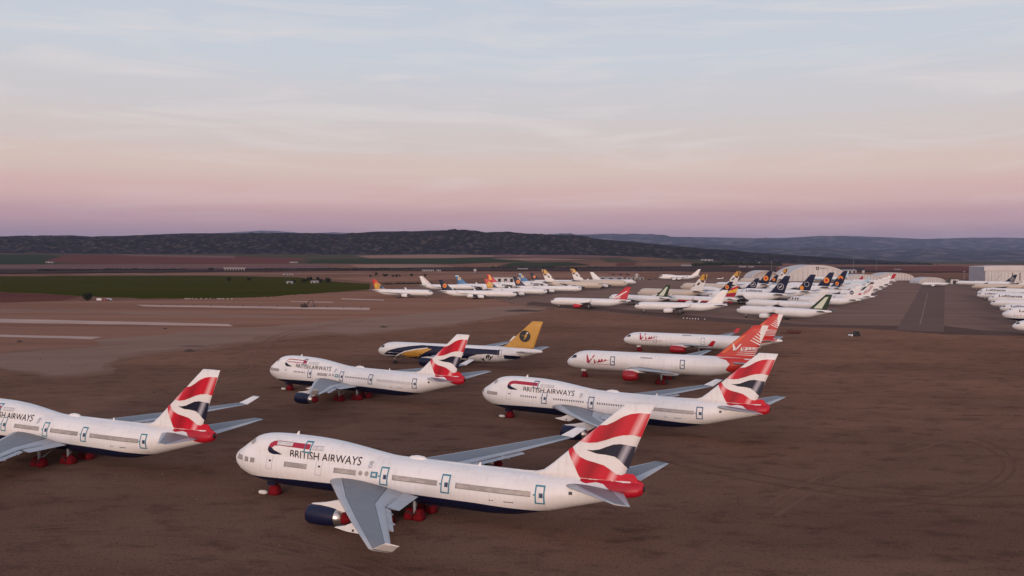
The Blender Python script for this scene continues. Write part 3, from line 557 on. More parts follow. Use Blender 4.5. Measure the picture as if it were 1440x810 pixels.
def airliner(name, typ, loc, hdeg, label, group, lv, det=0, side=-1, scale=1.0):
    S_ = SPEC[typ]; f = S_['fus']; off = .025 if det == 2 else .05 if det == 1 else .09
    root = empty(name, (loc[0], loc[1], .02), R(hdeg)); tag(root, label, 'airliner', group); root.scale = (scale,) * 3
    lid = lv['id']; W_ = lv.get('wingm', (M['grey'], M['dgrey'])); key = (typ, lid, det, side)
    cached(('fus',) + key, 'fuselage', lambda mb: fuselage(mb, S_, lv, det, side, off), root)
    # fin
    def fin(mb):
        sec = S_['fin']; base = lv.get('fin', M['white']); rings = []
        zs = sorted({p[0] for p in sec} | set(np.linspace(sec[0][0], sec[-1][0], 7)))
        for z in zs:
            a, b = fin_chord(sec, z); rings.append(foil_ring(a, b, FIN_TC, lambda x, d, z=z: (x, d / (1.15 if d > 0 else .85), z)))
        mb.loft(rings, base, True)
        for o, m_, p in lv.get('finmarks', lambda s: [])(sec):
            for s2 in (-1, 1): decal(mb, p, lambda x, z, s2=s2: (x, s2 * (fin_y(sec, x, z) + (.05 if det == 2 else .09 if det == 1 else .16) * (1 + .5 * o)), z), m_, .4 if det == 2 else .8 if det == 1 else 1.5, zmin=lv.get('finz'))
        if lv.get('fintext'):
            s_, m_, x0, z0, w_, h_ = lv['fintext']
            for pl in s_:
                for s2 in (-1, 1):
                    decal(mb, [(x0 + w_ * q[0] + .35 * h_ * q[1] * 0, z0 + h_ * q[1]) for q in stroke(pl, .07)], lambda x, z, s2=s2: (x, s2 * (fin_y(sec, x, z) + .3), z), m_, 1.0)
    cached(('fin',) + key, 'tail_fin', fin, root)
    for sg in (-1, 1):
        cached(('wing', typ, sg, W_[0].name), 'wing', lambda mb: wing_part(mb, S_['wing'], sg, .125, .09, *W_), root)
        if S_['let']:
            h, da, db = S_['let']; y, a, b, z = S_['wing'][-1]; wm = lv.get('letm', M['white'])
            cached(('let', typ, sg, wm.name), 'winglet', lambda mb: wing_part(mb, [(y, a + .5, b + .05, z), (y + h * .95 if typ == 'b747' else y + h * .35, a + .5 + da + (b - a) * .25, b + db * .55, z + (h if typ != 'b747' else 1.55))], sg, .07, .06, wm, wm, True), root)
        cached(('stab', typ, sg, lv.get('stabm', W_)[0].name), 'tailplane', lambda mb: wing_part(mb, S_['stab'], sg, .10, .08, *lv.get('stabm', W_)), root)
        if typ == 'b747':
            for fy0, fy1, e0, e1 in ((3.3, 7.3, 2.5, 2.3), (7.4, 11.8, 2.3, 2.1), (12.3, 16.6, .95, .85), (16.7, 21.2, .85, .75)):
                def fl(mb):
                    ysw = [p[0] for p in S_['wing']]; rr = []
                    for yy, ex in ((fy0, e0), (fy1, e1)):
                        xt = float(np.interp(yy, ysw, [p[2] for p in S_['wing']])); zz = float(np.interp(yy, ysw, [p[3] for p in S_['wing']])) - .34
                        rr.append([(xt - .35, sg * yy, zz + .10), (xt + ex * .4, sg * yy, zz + .05), (xt + ex, sg * yy, zz - .16), (xt + ex * .4, sg * yy, zz - .16), (xt - .35, sg * yy, zz - .08)])
                    mb.loft(rr, W_[0], False)
                cached(('flap', typ, fy0, sg), 'flap', fl, root)
        # flap track fairings
        if det:
            for yf in ((6.3, 10.2, 14.0, 18.2) if typ == 'b747' else (5.5, 10.5, 15, 19.5)):
                ysw = [p[0] for p in S_['wing']]; xt = float(np.interp(yf, ysw, [p[2] for p in S_['wing']])); zz = float(np.interp(yf, ysw, [p[3] for p in S_['wing']]))
                cached(('fair', typ, yf, sg), 'flap_fairing', lambda mb: mb.lathe([(0, .05), (.8, .27), (2.2, .38), (3.6, .33), (4.8, .16), (5.2, .04)], (xt - 4.0, sg * yf, zz - .5), M['grey'], 12, sz=1.3), root)
        for ei, (ye, xe, Le, re, ze) in enumerate(S_['eng']):
            ysw = [p[0] for p in S_['wing']]; xle = float(np.interp(ye, ysw, [p[1] for p in S_['wing']])); zw = float(np.interp(ye, ysw, [p[3] for p in S_['wing']]))
            there = lv.get('engines', {}).get((sg, ei), True); em = lv.get('engm', M['white'])
            po = cached(('pyl', typ, ye, sg, there), 'pylon', lambda mb: pylon(mb, xe, sg * ye, ze, Le, re, xle, zw, M['white'], not there), root)
            if not there: tag(po, 'bare pylon with its engine taken off'); continue
            e = cached(('eng', typ, ye, sg, em.name, lv.get('covers', False)), 'engine', lambda mb: nacelle(mb, xe, sg * ye, ze, Le, re, em, lv.get('lipm', em), M['dark'], M['steel'] if det == 2 else em), root)
            if lv.get('covers'):
                cached(('ecov', typ, ye, sg), 'intake_cover', lambda mb: mb.lathe([(.2, re * .84), (-.05, re * .86), (-.12, re * .8), (-.16, .1)], (xe, sg * ye, ze), M['cloth'], 20), e)
                if lv['covers'] != 'front': cached(('xcov', typ, ye, sg), 'exhaust_cover', lambda mb: mb.lathe([(Le * .95, re * .6), (Le * 1.0, re * .62), (Le * 1.14, re * .42), (Le * 1.2, re * .1)], (xe, sg * ye, ze), M['cloth'], 16), e)
    # undercarriage
    wr = .66 if typ != 'a320' else .55; xn = S_['nose']
    def ng(mb):
        mb.tube((xn, 0, wr), (xn - .25, 0, f.zb(xn) + .5), .14, .2, M['grey'] if det else M['white'])
        mb.tube((xn + .1, 0, wr + .6), (xn + 1.5, 0, f.zb(xn) + .3), .07, .07, M['dark'], 6)
        for s2 in (-1, 1): wheel(mb, xn, s2 * .36, wr * .9, wr * .9, .36, M['tyre'])
    g = cached(('ng', typ, det), 'nose_gear', ng, root)
    if lv.get('covers'):
        cached(('ngc', typ), 'wheel_cover', lambda mb: bag(mb, xn, 0, .02, 1.9, 1.7, 1.75, M['cloth'], 2), g)
        for s2 in (-1, 1) if det else (): cached(('ngd', typ, s2), 'gear_door', lambda mb: mb.box((xn - .2, s2 * .75, f.zb(xn) - .2), (1.5, .06, .6), lv.get('belly') or M['white']), g)
    for gi, (xm, ym) in enumerate(S_['main']):
        def mg(mb):
            n = S_['wheels']; mb.tube((xm, ym, wr), (xm, ym, f.zb(xm) + 1.2), .22, .28, M['grey'])
            mb.tube((xm, ym, wr + .5), (xm, ym * .4, f.zb(xm) + .8), .1, .1, M['grey'], 6)
            if n > 2: mb.box((xm, ym, wr), (2.2, .22, .22), M['dark'])
            for dx in ([0] if n == 2 else [-.75, .75] if n == 4 else [-1.3, 0, 1.3]):
                for dy in (-.5, .5): wheel(mb, xm + dx, ym + dy, wr, wr, .42, M['tyre'])
        g = cached(('mg', typ, gi), 'main_gear', mg, root)
        if lv.get('covers'):
            cached(('mgc', typ, gi), 'wheel_cover', lambda mb: [bag(mb, xm + dx, ym, .02, 1.55, 1.75, 1.6, M['cloth'], gi + dx) for dx in (-.8, .8)], g)
    return root

def side_part(root, name, typ, polys, off, side=-1, label=None, step=.5, key=None):
    f = SPEC[typ]['fus']; mb = MB()
    for o, m_, p in polys: decal(mb, p, lambda x, z, o=o: (x, side * (f.y(x, z) + off + o * .02), z), m_, step)
    ob = mb.build(name, root)
    if label: tag(ob, label)
    return ob

# ---- union-flag liveried jumbo
def flagfin(sec):
    U = lambda u, v: (69.8 + (u - 850) / 53.9, 19.2 - (v - 68 - 2.1 * ((69.8 + (u - 850) / 53.9) - 69.8)) / 48.7)
    P = lambda l: [U(*q) for q in l]
    up = P([(445, 213), (500, 208), (560, 182), (620, 150), (680, 130), (740, 123), (818, 127), (752, 281), (690, 268), (620, 272), (560, 285), (500, 305), (430, 325), (370, 331), (292, 325)])
    nv = P([(350, 378), (400, 378), (450, 370), (500, 352), (550, 335), (600, 330), (650, 335), (716, 346), (660, 494), (630, 470), (600, 440), (560, 415), (500, 405), (430, 400)])
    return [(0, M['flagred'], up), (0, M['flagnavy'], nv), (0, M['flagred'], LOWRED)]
_U = lambda u, v: (69.8 + (u - 850) / 53.9, 19.2 - (v - 68 - 2.1 * ((69.8 + (u - 850) / 53.9) - 69.8)) / 48.7)
LOWRED = [_U(*q) for q in [(203, 388), (238, 366), (262, 395), (300, 425), (350, 445), (420, 460), (480, 475), (530, 505), (570, 530), (605, 538), (640, 524), (700, 528), (725, 560), (745, 600), (745, 690), (700, 680), (660, 676), (600, 656), (540, 620), (490, 590), (430, 582), (360, 590), (315, 580), (290, 548), (260, 490), (230, 440)]]
def zth747(x): return float(np.interp(x, [0, 2.0, 4, 8, 14, 22, 45, 52, 57, 70], [2.0, 2.9, 3.25, 3.55, 3.8, 4.0, 3.95, 3.7, 3.4, 3.2]))
RIB = [(8.35, 8.42), (8.6, 8.95), (9.2, 9.28), (10.2, 9.40), (16.2, 9.33), (16.2, 8.62), (10.3, 8.72), (9.5, 8.62), (9.05, 8.3)]
RIBN = [(8.35, 8.42), (9.05, 8.3), (9.5, 8.0), (11.2, 7.42), (9.6, 7.25), (8.6, 7.5), (8.3, 7.9)]
def jumbo(i, loc, h, label, engines, spec):
    marks = [(0, M['crim'], RIB), (1, M['navy'], RIBN)] if spec['rib'] == 'full' else [(0, M['crim'], stroke([(8.7, 8.6, 1), (9.2, 9.2, 1), (10.2, 9.36, 1), (16, 9.3, 1)], .2)), (0, M['crim'], stroke([(9.4, 8.6), (10.3, 8.7), (16, 8.62)], .2)), (1, M['navy'], RIBN), (1, M['crim'], rect(15.3, 8.6, 16.5, 9.3))]
    marks += [(2, M['text'], rect(58.6, 6.55, 59.1, 6.95)), (2, M['grey'], disc(27.4, 7.3, .34, 9)), (2, M['grey'], [(27.0, 7.6), (27.8, 7.6), (27.7, 7.95), (27.55, 7.75), (27.4, 8.0), (27.25, 7.75), (27.1, 7.95)]), (3, M['white'], disc(27.4, 7.3, .14, 6))]
    for d in (9.0, 18.4):
        if d not in spec['tape']: marks += [(0, M['grey'], q) for q in ring4(d - .6, 5.05, d + .6, 7.2, .07)] + [(0, M['text'], rect(d - .1, 6.25, d + .3, 6.5))]
    for a, b, z in spec['dots']:
        x = a
        while x < b: marks.append((1, M['window'], rect(x, z - .19, x + .26, z + .19))); x += .56
    marks += [(1, M['text'], rect(x, 4.62, x + .22, 4.75)) for x in (47.2, 47.6, 49.4, 49.7, 50.0, 50.3, 50.6)]
    lv = dict(id='flag%d' % i, belly=M['navy'], zth=zth747, tailx=66.6, tailm=M['red'], topred=True, finmarks=flagfin, finz=8.55, both=[(M['red'], LOWRED)], marks=marks, cockpit=False,
              texts=[('BRITISH AIRWAYS', M['text'], 12.7, 25.7, 7.15, 1.2, 0, .008)], engines=engines, engm=M['navy'], lipm=M['navy'], covers=True)
    r = airliner('airliner', 'b747', loc, h, label, 'red white and blue tailed jumbo jets parked in front', lv, 2)
    for s2 in (-1, 1): side_part(r, 'windscreen_cover', 'b747', [(0, M['foil'], [(3.7, 8.25), (4.55, 8.2), (5.2, 8.75), (4.75, 9.12), (4.2, 8.85)])], .03, s2)
    for d in spec['tape']:
        c = spec.get('tapem', M['teal'])
        side_part(r, 'door', 'b747', [(0, M['white'], rect(d - .6, 4.95, d + .6, 7.3))] + [(1, c, q) for q in ring4(d - .7, 4.84, d + .7, 7.4, .2)] + [(1, M['slate'], rect(d - .12, 5.75, d + .45, 6.4)), (2, M['text'], rect(d + .1, 5.85, d + .32, 6.25)), (1, c, rect(d - .95, 6.0, d - .68, 6.2))], .03)
    if spec.get('updoor', True): side_part(r, 'upper_deck_door', 'b747', [(1, spec.get('tapem', M['teal']), q) for q in ring4(15.2, 8.1, 16.5, 9.75, .18)], .06)
    for a, b, z in spec['foil']: side_part(r, 'window_cover', 'b747', [(0, M['foil'], rect(a, z - .32, b, z + .32)), (1, M['dgrey'], rect(a, z - .36, b, z - .27)), (1, M['dgrey'], rect(a, z + .30, b, z + .34)), (1, M['dgrey'], rect(a - .05, z - .4, a + .06, z + .38))], .05)
    for a, b, z in spec['film']: side_part(r, 'window_cover', 'b747', [(0, M['film'], rect(a, z - .25, b, z + .25)), (1, M['dgrey'], rect(a, z - .28, b, z - .24)), (1, M['dgrey'], rect(a, z + .24, b, z + .28))], .05)
    for x, z in spec['ports']: side_part(r, 'window_cover', 'b747', [(0, M['foil'], disc(x, z, .36, 10))], .05)
    if spec.get('blue_sq'): side_part(r, 'window_cover', 'b747', [(0, M['teal'], rect(27.8, 5.75, 29.0, 6.6)), (1, M['film'], rect(28.1, 6.0, 28.7, 6.4))], .05, label='teal square window cover')
    mb = MB(); mb.lathe([(0, .05), (.5, .32), (1.5, .5), (2.6, .4), (3.2, .06)], (32.5, 0, 8.5), M['white'], 12); mb.build('satcom_dome', r)
    mb = MB(); mb.prism([(11.9, 10.1), (12.5, 10.1), (12.55, 10.75), (12.35, 10.75)], lambda a, b, s: (a, -.04 + .08 * s, b), M['white']); mb.build('antenna', r); mb = MB(); mb.prism([(44, 8.45), (44.5, 8.45), (44.5, 9.0), (44.35, 9.0)], lambda a, b, s: (a, -.04 + .08 * s, b), M['white']); mb.build('antenna', r)
    mb = MB(); mb.lathe([(-.02, .42), (.1, .30), (.14, .05)], (68.36, 0, 7.8), M['black'], 12); mb.build('exhaust_nozzle', r)
    return r
FR_OUT, FR_IN = (-1, 1), (-1, 0)
jumbo(0, (-45.37, 132.85), -22.95, 'nearest jumbo jet, left wing reaching towards the bottom edge over a bare outer pylon', {(-1, 1): False}, dict(rib='full', tape=[30.1, 40.3, 54.6], dots=[], foil=[(1.9, 3.2, 6.15), (3.9, 4.6, 6.1), (5.2, 6.0, 6.1), (12.0, 16.2, 6.15), (21.3, 25.2, 6.15), (31.6, 39.0, 6.15), (42.0, 53.3, 6.15)], film=[(9.9, 12.9, 9.08), (16.7, 18.7, 8.95)], ports=[(26.0, 6.2), (27.1, 6.2)], blue_sq=True))
jumbo(1, (-7.02, 196.69), -29.48, 'jumbo jet behind the nearest tail, inner left pylon bare, a row of open windows', {(-1, 0): False}, dict(rib='full', tape=[18.4, 30.1, 54.6], tapem=M['slate'], dots=[(12.2, 16.5, 6.15), (20.8, 28.4, 6.15), (31.6, 38.6, 6.15)], foil=[(2.6, 5.8, 6.15), (43.5, 53.5, 6.15)], film=[(17.0, 20.5, 8.85), (40.2, 44.5, 6.3)], ports=[(.9, 6.2)]))
jumbo(2, (-70.54, 235.95), -30.7, 'farthest jumbo jet of four, at mid left, only outlines left of its ribbon mark', {(-1, 0): False}, dict(rib='line', tape=[18.4, 30.1, 40.3, 54.6], tapem=M['slate'], dots=[(31.6, 39.2, 6.15), (12.3, 16.4, 6.15)], foil=[(1.4, 6.4, 6.15), (21.4, 25.0, 6.15)], film=[(42.5, 53.4, 6.1), (17.2, 21, 8.85)], ports=[(26.0, 6.2), (27.1, 6.2)], blue_sq=True))
jumbo(3, (-113.46, 164.77), -23.73, 'jumbo jet cut off by the left edge, only its rear half in view', {}, dict(rib='full', tape=[18.4, 30.1, 40.3, 54.6], dots=[], foil=[(12, 16.2, 6.15), (21.6, 28.4, 6.15), (31.6, 38.8, 6.15), (42.0, 53.6, 6.15)], film=[(17, 20, 8.9)], ports=[]))

# ---- other parked aircraft
def vim_marks():
    o = [(0, M['crim'], [(7.3 + 8.2 * q[0], 4.9 + 2.7 * q[1]) for q in stroke(p, .07)]) for p in VIM]
    return o + [(0, M['crim'], stroke([(8.0, 4.75), (16.5, 4.85)], .13)), (0, M['dgrey'], rect(24.6, 7.3, 28.2, 7.55))]
def vim_fin(sec):
    P = lambda l: [fin_pt(sec, *q) for q in l]
    o = [(0, M['white'], P([(.55, 1.0), (1.0, 1.0), (1.0, .45), (.9, .55), (.8, .72), (.66, .85)]))]
    for i in range(8):
        b = .42 + .07 * i; o.append((1, M['white'], P([(.55 + .05 * i * .4, b + .10), (1.0, b - .05), (1.0, b - .015), (.56 + .05 * i * .4, b + .118)])))
    for i in range(5):
        b = .05 + .06 * i; o.append((1, M['film'], P([(.45, b), (1.0, b - .02), (1.0, b + .006), (.5, b + .012)])))
    o.append((0, M['orange2'], P([(.03, .08), (.14, .08), (.2, .5), (.16, .72), (.03, .6)])))
    return o
LV = {}
LV['vim'] = dict(id='vim', fin=M['orange'], finmarks=vim_fin, fintext=(VIM, M['white'], 52.2, 10.6, 8.0, 2.2), marks=vim_marks(), engm=M['engred'], covers='front', letm=M['red'],
                 both=[(M['orange'], [(47, 8.7), (50.5, 7.9), (51.6, 6.8), (50.4, 5.0), (52, 3.9), (55, 5.4), (58.5, 6.3), (61, 7.2), (61, 9.5), (47, 9.5)])])
def tape_doors(r, typ, ds, zc, hh=1.25, c=None):
    for d in ds: side_part(r, 'door', typ, [(0, M['white'], rect(d - .6, zc - hh, d + .6, zc + hh))] + [(1, c or M['slate'], q) for q in ring4(d - .75, zc - hh - .15, d + .75, zc + hh + .15, .25)] + [(1, c or M['slate'], rect(d - .2, zc - .3, d + .5, zc))], .05)
v1 = airliner('airliner', 'b777', (18.1, 261.7), -21.6, 'white twin jet with crimson script and red engines, nearer of two red finned alike', 'white jets with red script and red fins', LV['vim'], 1)
tape_doors(v1, 'b777', [15.8, 37.6, 53.8], 6.0)
lv2 = dict(LV['vim']); lv2.update(id='vim2', fintext=(VIM, M['white'], 51.5, 9.6, 8.0, 2.2), both=[(M['orange'], [(48, 8.0), (51.5, 7.3), (52.5, 6.3), (54.5, 5.4), (58.5, 6.2), (61, 7.0), (61, 8.6), (48, 8.6)])])
v2 = airliner('airliner', 'a333', (46.6, 335), -24, 'white twin jet with crimson script and red fin, half hidden behind its twin', 'white jets with red script and red fins', lv2, 1)
tape_doors(v2, 'a333', [13.8, 33.0, 50.5], 5.4, c=M['grey'])
# navy and gold jet
def fly_marks():
    C = lambda l: [((u - 80) / 20.0, 7.7 - (v - 232) / 21.0 - (u - 300) * .0006) for u, v in l]
    nav = C([(146, 338), (150, 318), (190, 290), (260, 268), (350, 250), (450, 238), (1045, 240), (1045, 276), (960, 272), (880, 280), (825, 300), (780, 335), (735, 347), (400, 347), (240, 346)])
    gold = C([(262, 345), (285, 320), (335, 290), (410, 272), (500, 256), (535, 262), (480, 290), (435, 320), (400, 346)])
    thin = C([(228, 338), (255, 318), (320, 288), (400, 268), (500, 252), (500, 256), (410, 273), (330, 293), (268, 322), (240, 342)])
    box = C([(1075, 272), (1200, 278), (1180, 292), (1160, 305), (1080, 300)])
    bird = C([(898, 300), (918, 312), (932, 298), (928, 318), (936, 336), (916, 322)])
    return [(0, M['navy'], nav), (1, M['gold'], gold), (1, M['white'], thin), (0, M['navy'], box), (1, M['black'], bird), (2, M['film'], C([(685, 286), (780, 286), (780, 291), (685, 291)]))]
def fly_fin(sec):
    c = fin_pt(sec, .42, .40); sw = [(c[0] - 1.5, c[1] + .5), (c[0] - .2, c[1] + .1), (c[0] + .5, c[1] + .9), (c[0] + .9, c[1] + .6), (c[0] + .5, c[1] - .4), (c[0] - .5, c[1] - 1.5), (c[0] + .1, c[1] - .2)]
    return [(0, M['black'], disc(c[0], c[1], 2.0)), (1, M['gold'], sw), (1, M['film'], disc(c[0] + .9, c[1] + 1.1, .35, 8))]
LV['fly'] = dict(id='fly', fin=M['gold'], finmarks=fly_fin, marks=fly_marks(), texts=[('fly', M['black'], 43.1, 46.1, 3.3, 2.1, .25, .03)], engm=M['navy'])
s1 = airliner('airliner', 'a333', (-48.5, 293.5), -20.5, 'navy and gold jet with a black disc on its gold fin, behind a jumbo tail', None, LV['fly'], 1)
side_part(s1, 'door', 'a333', [(0, M['dgrey'], q) for q in ring4(47.6, 4.6, 49.0, 7.0, .12)], .06)

# generic far liveries
def finlv(id_, base, fm=None, **k):
    d = dict(id=id_, fin=base); d.update(k)
    if fm: d["finmarks"] = fm
    return d
def P_(sec, l): return [fin_pt(sec, *q) for q in l]
def D_(sec, a, b, r): return disc(*fin_pt(sec, a, b), r)
LUF = [('Lufthansa', M['text'])]
def title(s_, x0, x1, z0, h_): return [(s_, M['text'], x0, x1, z0, h_, 0, .02)]
crane = lambda sec, r=2.6: [(0, M['film'], D_(sec, .5, .36, r)), (1, M['navy'], D_(sec, .5, .36, r * .86)), (2, M['film'], (lambda c: [(c[0] - r * .65, c[1] - r * .1), (c[0], c[1] + r * .05), (c[0] + r * .3, c[1] + r * .5), (c[0] + r * .45, c[1] + r * .1), (c[0] + r * .1, c[1] - r * .25), (c[0] - r * .3, c[1] - r * .35)])(fin_pt(sec, .5, .36)))]
def old_disc(sec): h = sec[-1][0] - sec[0][0]; return [(0, M['disc'], D_(sec, .48, .40, h * .2)), (1, M['orange'], D_(sec, .48, .40, h * .1))]
def flame(sec): return [(0, M['orange'], P_(sec, [(0, 1), (1, 1), (1, .25), (.55, .25), (0, .6)])), (1, M['gold'], P_(sec, [(.1, .6), (.4, .75), (.75, .35), (.6, .15), (.3, .3)])), (1, M['yellow'], P_(sec, [(.5, .45), (.8, .55), (.9, .2), (.6, .1)])), (1, M['blue'], P_(sec, [(0, .3), (.35, .2), (.5, 0), (0, 0)])), (2, M['black'], P_(sec, [(0, .38), (.2, .28), (.4, .05), (.25, .02), (0, .25)]))]
def sun_blue(sec): return [(0, M['pale_blue'], P_(sec, [(0, 1), (1, 1), (1, .84), (0, .88)])), (1, M['yellow'], D_(sec, .45, .58, 1.75)), (2, M['blue'], D_(sec, .45, .58, .8))]
def redgold(sec): return [(0, M['yellow'], P_(sec, [(.2, .9), (.5, .95), (.6, .55), (.95, .2), (.5, .28), (.3, .6)])), (1, M['disc'], P_(sec, [(.5, .7), (.8, .6), (.95, .4), (.6, .45)]))]
def facets(sec): return [(0, M['gold'], P_(sec, [(0, 1), (1, 1), (1, .62), (.5, .60), (0, .72)])), (1, M['brown'], P_(sec, [(.45, 1), (.7, .98), (1, .66), (1, .58), (.72, .74)])), (1, M['brown'], P_(sec, [(.35, .62), (.9, .62), (.9, .46), (.6, .50)])), (0, M['cream'], P_(sec, [(0, .7), (.4, .6), (1, .42), (1, .1), (0, .1)])), (1, M['brown'], P_(sec, [(.3, .46), (.55, .5), (.5, .28), (.3, .3)])), (1, M['brown'], P_(sec, [(0, .30), (.15, .35), (.12, .2), (0, .18)]))]
def agreen(sec): return [(0, M['mint'], P_(sec, [(.24, 0), (.30, .84), (.68, .90), (.76, 0)])), (1, M['green'], P_(sec, [(0, 0), (.24, 0), (.38, 1), (0, 1)])), (1, M['green'], P_(sec, [(0, 1), (1, 1), (1, .88), (.3, .80)])), (1, M['green'], P_(sec, [(.72, 0), (1, 0), (1, 1), (.66, 1)]))]
def redtail(sec): return [(0, M['white'], P_(sec, [(0, 0), (.22, 0), (.75, .62), (.62, .66)])), (1, M['white'], P_(sec, [(.28, 0), (.45, 0), (.5, .18)]))]
def iberia(sec): return [(0, M['red'], P_(sec, [(0, .78), (.8, 1), (1, 1), (1, .82), (.3, .58), (0, .6)])), (0, M['yellow'], P_(sec, [(.05, .55), (1, .8), (1, .45), (.2, .28), (0, .4)])), (0, M['crim'], P_(sec, [(0, .3), (1, .42), (1, 0), (0, 0)]))]
def script(sec):
    o = []
    for i in range(6):
        b = .12 + .13 * i; c = fin_pt(sec, .45, b)
        o.append((0, M['crim'], stroke([(c[0] + 1.1 * math.cos(t) + .1 * t, c[1] + .75 * math.sin(t)) for t in np.linspace(.4 + i, 4.6 + i, 9)], .42)))
    return o + [(0, M['red'], P_(sec, [(0, .1), (.25, .1), (.3, -.05), (0, -.05)]))]
def rdisc(sec): return [(0, M['navy'], D_(sec, .3, .42, 1.5)), (1, M['film'], (lambda c: rect(c[0] - .9, c[1] - .45, c[0] + .9, c[1] + .3))(fin_pt(sec, .3, .42)))]
def outline(sec): return [(0, M['crim'], P_(sec, [(.12, 0), (.2, 0), (.3, .85), (.2, .85)]))]
def redtop(sec): return [(0, M['red'], P_(sec, [(.0, 1), (1, 1), (1, .2), (.3, .15)])), (1, M['crim'], P_(sec, [(.3, .8), (.7, .8), (.7, .1), (.3, .1)]))]
LV.update({
 'white': dict(id='white'), 'outline': finlv('outline', M['white'], outline), 'flame': finlv('flame', M['gold'], flame),
 'old': finlv('old', M['navy'], old_disc), 'crane': finlv('crane', M['navy'], crane), 'old2': finlv('old2', M['navy'], lambda s: crane(s, 2.2)[:2] + [(3, M['disc'], D_(s, .3, .12, 1.9))]),
 'sunblue': finlv('sunblue', M['blue'], sun_blue), 'redgold': finlv('redgold', M['red'], redgold),
 'facet': finlv('facet', M['cream'], facets, fus=M['beige'], engm=M['cream']), 'agreen': finlv('agreen', M['green'], agreen), 'agreen2': finlv('agreen2', M['green'], agreen, stabm=(M['green'], M['green'])),
 'redtail': finlv('redtail', M['red'], redtail, engm=M['red']), 'iberia': finlv('iberia', M['cream'], iberia, marks=[(0, M['red'], rect(10, 3.6, 58, 4.6)), (0, M['black'], rect(8, 3.1, 54, 3.55))], belly=M['crim'], zth=lambda x: 3.1),
 'script': finlv('script', M['white'], script), 'rdisc': finlv('rdisc', M['white'], rdisc, marks=[(0, M['text'], [(x, 5.2), (x + 1.1, 5.2), (x + 1.5, 6.9), (x + .4, 6.9)]) for x in (4.6, 7.0, 9.0)]),
 'beigewhite': finlv('beigewhite', M['white'], None, marks=[(0, M['beige'], [(0.2 + 22, 2.8), (55, 2.8), (60, 7.5), (20, 8.4), (17, 5.5)]), (1, M['crim'], disc(44, 6.2, 1.5, 10)), (1, M['crim'], disc(48, 5.6, 1.2, 10)), (2, M['film'], disc(45.5, 5.2, .9, 8))]),
 'redtop': finlv('redtop', M['white'], redtop), 'brownfin': finlv('brownfin', M['cream'], lambda s: [(0, M['brown'], P_(s, [(.2, .9), (.9, .9), (.8, .5), (.3, .4)])), (0, M['disc'], D_(s, .4, .55, 1.0)), (0, M['green'], P_(s, [(0, .4), (.6, .35), (.5, 0), (0, 0)]))]),
 'paleblue': finlv('paleblue', M['pale_blue'], None, belly=M['pale_blue'], zth=lambda x: 5.0), 'blackfin': finlv('blackfin', M['black']), 'darkred': finlv('darkred', M['crim'], None, belly=M['navy'], zth=lambda x: 2.6),
 'nosedark': finlv('nosedark', M['white'], outline, marks=[(0, M['black'], [(.2, 6.6), (.3, 5.2), (3.2, 5.6), (7, 8.0), (6.2, 9.4), (3.2, 8.2)])], ckm=M['black']),
})
base_t = {'lh': ('Lufthansa', 6.5, 20, 6.2, 1.9)}
LV['old_t'] = dict(LV['old'], id='old_t', texts=title('Lufthansa', 6.8, 19.5, 6.3, 1.9))
LV['crane_t'] = dict(LV['crane'], id='crane_t', texts=title('Lufthansa', 8, 24, 7.6, 2.3))
LV['crane_s'] = dict(LV['crane'], id='crane_s', texts=title('Lufthansa', 6.8, 19.5, 5.9, 1.7))
LV['old2'].update(texts=title('Lufthansa', 8, 24, 7.6, 2.3))
spots = [(1.5 + 1.7 * i + .9 * noise.noise(Vector((i, 0, 0))), 5.2 + 2.0 * noise.noise(Vector((i * 1.7, 4, 0))), .25 + .3 * abs(noise.noise(Vector((i * 2.3, 0, 9))))) for i in range(3, 12)]
LV['spot'] = dict(LV['crane'], id='spot', belly=M['navy'], zth=lambda x: 3.6, marks=[(0, M['crim'] if i % 3 else M['navy'], disc(x, z, r, 6)) for i, (x, z, r) in enumerate(spots)], texts=title('Lufthansa', 9, 22, 7.4, 1.5))
GL, GR, GE = 'airliners parked in the far left group', 'airliners parked in the far right group', 'airliners lined up at the right edge'
